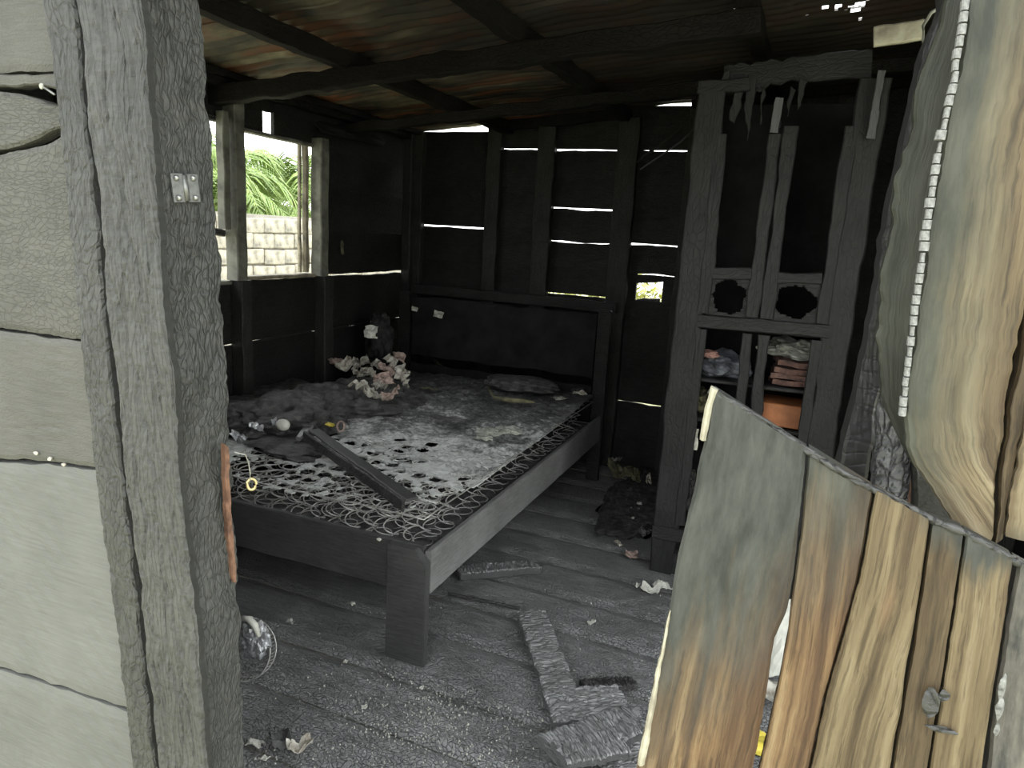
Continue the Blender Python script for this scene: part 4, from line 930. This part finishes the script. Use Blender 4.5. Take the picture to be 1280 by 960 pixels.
# papers and shells on the floor
fl_items = [('shell', 812, 742, .08, .06, 'white', 'pale oval shell on the floor left of the broken panel'), ('shell', 828, 738, .07, .08, 'white', 'pale shell touching the broken panel edge at floor level'), ('shell', 797, 733, .03, .02, 'white', 'small white chip behind the pale oval shell'),
            ('scrap', 773, 681, .05, .03, 'paper', 'cream chip on the floor in front of the wardrobe foot'), ('scrap', 789, 698, .07, .06, 'paperpink', 'pinkish scrap on the floor beside the wardrobe foot'),
            ('scrap', 375, 936, .075, .045, 'paper', 'cream bent scrap on the floor at the bottom left'), ('scrap', 318, 932, .03, .05, 'white', 'white scrap by the foot of the door post at the bottom left'), ('scrap', 350, 930, .07, .06, 'ashdark', 'dark curled scrap between the two pale scraps at the bottom left'), ('scrap', 332, 950, .02, .02, 'white', 'tiny white chip at the bottom left corner of the floor'),
            ('scrap', 455, 885, .022, .018, 'greyclump', 'grey chip alone on the floor in front of the bed leg'), ('scrap', 432, 828, .022, .015, 'white', 'white chip at the joint left of the bed leg foot'), ('scrap', 441, 756, .02, .018, 'white', 'white chip on the floor beneath the foot rail'), ('scrap', 362, 780, .03, .02, 'greyclump', 'grey ring shaped chip on the floor below the foot rail at left'),
            ('scrap', 738, 780, .04, .02, 'greyclump', 'pale chip on the floor between the long charred board and the panel'), ('scrap', 527, 862, .018, .012, 'white', 'white chip just below the bed leg foot')]
for k, (nme, px, py, a, b_, mt_, lb) in enumerate(fl_items):
    o = sheet('pale_'+nme if nme == 'shell' else 'floor_scrap', onz(px, py, .004), (a, b_), mt_, None, seed=k*1.3+1, curl=.45, rot=(0, 0, k*.8), n=8, th=.003); tag(o, lb, nme)
# pile of scraps beside the wardrobe
pl_ = [(775, 598, .22, .15, 'tancloth', 'olive cloth scrap lying at the top of the rubbish pile', .02), (797, 566, .14, .12, 'rag', 'dark cloth lump at the back of the rubbish pile', .02), (790, 600, .16, .10, 'tancloth', 'olive cloth scrap with a pale edge nearest the wardrobe stile', .05), (770, 578, .08, .08, 'greyclump', 'grey scrap at the upper left of the rubbish pile', .02),
       (785, 622, .10, .07, 'ashdark', 'dark round pad in the middle of the rubbish pile', .01), (795, 640, .10, .08, 'greyclump', 'grey crumpled scrap in the lower part of the rubbish pile', .01), (805, 628, .09, .07, 'ashdark', 'dark crumpled scrap against the wardrobe foot', .01), (792, 655, .07, .05, 'greyclump', 'small grey scrap under the lower crumpled scrap', .01), (810, 605, .10, .03, 'paper', 'thin cream strip pointing at the wardrobe stile', .10), (800, 668, .08, .06, 'ashdark', 'dark scrap at the near end of the rubbish pile', .01)]
for k, (px, py, a, b_, mt_, lb, z) in enumerate(pl_):
    o = sheet('rubbish_scrap', onz(px, py, z+.003), (a, b_), mt_, None, seed=k*2.3, curl=.5, rot=(rnd.uniform(-.3, .5), rnd.uniform(-.3, .3), k), n=10, th=.004); tag(o, lb, 'scrap', 'rubbish pile beside the wardrobe')
o = lump('soot_heap', onz(805, 625, 0), (.42, 1.2, .09), 'rag', None, seed=9, sub=5, amp=.35, flat=.15); tag(o, 'low black soot heap under the scraps along the wardrobe', 'soot heap')
# things seen through the split in the panel
o = sheet('yellow_label', onz(945, 930, .003), (.16, .12), 'yellow', None, seed=2, curl=.1); tag(o, 'yellow printed scrap seen low through the split in the panel', 'scrap')
o = sheet('white_carton', onz(962, 812, .10), (.14, .30), 'white', None, seed=5, curl=.2, rot=(1.2, 0, 0)); tag(o, 'white crumpled carton seen high through the split in the panel', 'carton'); o.location.z -= .08
o = sheet('white_carton', onz(955, 870, .003), (.22, .16), 'paper', None, seed=7, curl=.3); tag(o, 'cream crumpled paper seen midway through the split in the panel', 'paper')
# fine char crumbs strewn over the floor: nobody could count them
cr = random.Random(11); vs, fs = [], []
for k in range(1500):
    px = cr.uniform(310, 860); py = 690+270*math.sqrt(cr.random())
    if cr.random() < .45: px = cr.gauss(530, 60); py = cr.gauss(905, 40)
    if py < 690: continue
    p = onz(px, py, .0); s = cr.uniform(.0012, .0035)*(1.6 if cr.random() < .06 else 1)
    b0 = len(vs)
    for q in range(5):
        a = q*2*math.pi/5+cr.random(); vs.append((p.x+s*math.cos(a), p.y+s*math.sin(a), -.004))
    vs.append((p.x+cr.uniform(-s, s)*.4, p.y+cr.uniform(-s, s)*.4, s*.7))
    for q in range(5): fs.append((b0+q, b0+(q+1) % 5, b0+5))
o = world_mesh('char_crumbs', vs, fs, 'greyclump', None); tag(o, 'fine grey char crumbs strewn over the near floor boards', 'crumbs', kind='stuff')

# ------------------------------------------------------------------ outside: block wall, palm and shrubs
FX = -6.5
bk = root('block_wall', (FX, 7, -.5), 'weathered concrete block garden wall seen through the window', 'garden wall')
y = 0; row = 0; z = -.45
board('mortar_core', (FX-.08, 3.5, .57), (FX-.08, 12.5, .57), 2.02, .10, 'mortar', (0, 0, 1), bk, step=.5)
bmesh_cache = None
bm = bmesh.new(); bmesh.ops.create_cube(bm, size=1); bmesh.ops.scale(bm, vec=(.15, .385, .185), verts=bm.verts)
bmesh.ops.bevel(bm, geom=bm.edges[:], offset=.012, segments=1, affect='EDGES'); bme = bpy.data.meshes.new('block'); bm.to_mesh(bme); bm.free(); bme.materials.append(M['block'])
br = random.Random(2)
for row in range(10):
    for k in range(15 if row > 4 else 15):
        yy = 4.6+k*.40+(.2 if row % 2 else 0)
        o = bpy.data.objects.new('block', bme); COL.objects.link(o); o.parent = bk
        o.location = Vector((FX-.045+br.uniform(-.012, .012), yy, -.35+row*.2+ (br.uniform(-.01, .01))))-absloc(bk); o.rotation_euler = (br.uniform(-.02, .02), br.uniform(-.03, .03), br.uniform(-.03, .03))
def frond(base, yaw, L, rise, parent, seed, mat='leaf'):
    r = random.Random(seed); vs, fs = [], []; pts = []
    for i in range(15):
        t_ = i/14; out = L*t_; z = rise*L*math.sin(t_*2.2)*.8-.55*L*t_*t_
        pts.append(Vector(base)+Vector((math.cos(yaw)*out*.85, math.sin(yaw)*out*.85, z)))
    v_, f_ = tubemesh(pts, [.016*(1-i/15)+.003 for i in range(15)], 4); vs += v_; fs += f_
    sd = Vector((-math.sin(yaw), math.cos(yaw), 0))
    for i in range(1, 46):
        t_ = i/46*14; k = int(t_); p = pts[k].lerp(pts[min(14, k+1)], t_-k); d = (pts[min(14, k+1)]-pts[k]).normalized()
        l = L*.32*math.sin(math.pi*(.12+.86*i/46))
        for s in (-1, 1):
            q = (sd*s+d*.8+Vector((0, 0, r.uniform(-.5, .1)))).normalized(); w = d*.012; b0 = len(vs)
            mid = p+q*l*.5; tip = p+q*l+Vector((0, 0, -l*.25))
            vs += [p-w, p+w, mid+w*1.3, mid-w*1.3, tip]; fs += [(b0, b0+1, b0+2, b0+3), (b0+3, b0+2, b0+4)]
    return world_mesh('frond', vs, fs, mat, parent)
def palm(x, y, h, L, nf, label, seed):
    r = random.Random(seed); p = root('palm_tree', (x, y, -.45), label, 'palm')
    tube('trunk', [(x+.05*math.sin(i), y, -.45+(h+.45)*i/8) for i in range(9)], [.14-.006*i for i in range(9)], 'trunk', p, sides=10)
    for k in range(nf): frond((x, y, h), 2*math.pi*k/nf+r.uniform(-.2, .2), L*r.uniform(.8, 1.1), r.uniform(.25, 1.0), p, seed*50+k)
palm(-8.2, 8.0, 1.6, 1.8, 24, 'low bright green palm behind the block wall at left of the window view', 3)
palm(-8.6, 9.75, 1.35, 1.9, 24, 'bright green palm behind the block wall at right of the window view', 4)
palm(-8.8, 10.9, 1.9, 1.7, 20, 'farthest palm whose fronds fill the upper right of the window view', 8)
palm(-7.6, 6.9, 1.9, 1.5, 14, 'palm seen through the narrow left strip of the window', 6)
def shrub(x, y, r_, h, label, seed, mat='leafdark'):
    r = random.Random(seed); s = root('shrub', (x, y, -.45), label, 'shrub', 'shrubs behind the far wall'); vs, fs = [], []
    for k in range(2600):
        a = r.uniform(0, 6.28); e = r.uniform(-.2, 1.0); rr = r_*(.6+.4*r.random())
        p = Vector((x+rr*math.cos(a)*math.cos(e), y+rr*.7*math.sin(a)*math.cos(e), -.2+h*.5+h*.55*math.sin(e)*r.uniform(.7, 1)))
        d = Vector((r.uniform(-1, 1), r.uniform(-1, 1), r.uniform(-.6, .6))).normalized()*.07; q = d.cross(Vector((0, 0, 1)))*.45; b0 = len(vs)
        vs += [p-d, p+q, p+d, p-q]; fs.append((b0, b0+1, b0+2, b0+3))
    world_mesh('foliage', vs, fs, mat, s); tube('stem', [(x, y, -.45), (x+.05, y, h*.4)], .05, 'trunk', s)
shrub(-2.6, 8.6, 1.3, 1.5, 'broad shrub behind the left end of the far wall', 1); shrub(-.2, 9.0, 1.4, 1.5, 'broad shrub behind the right end of the far wall', 2)
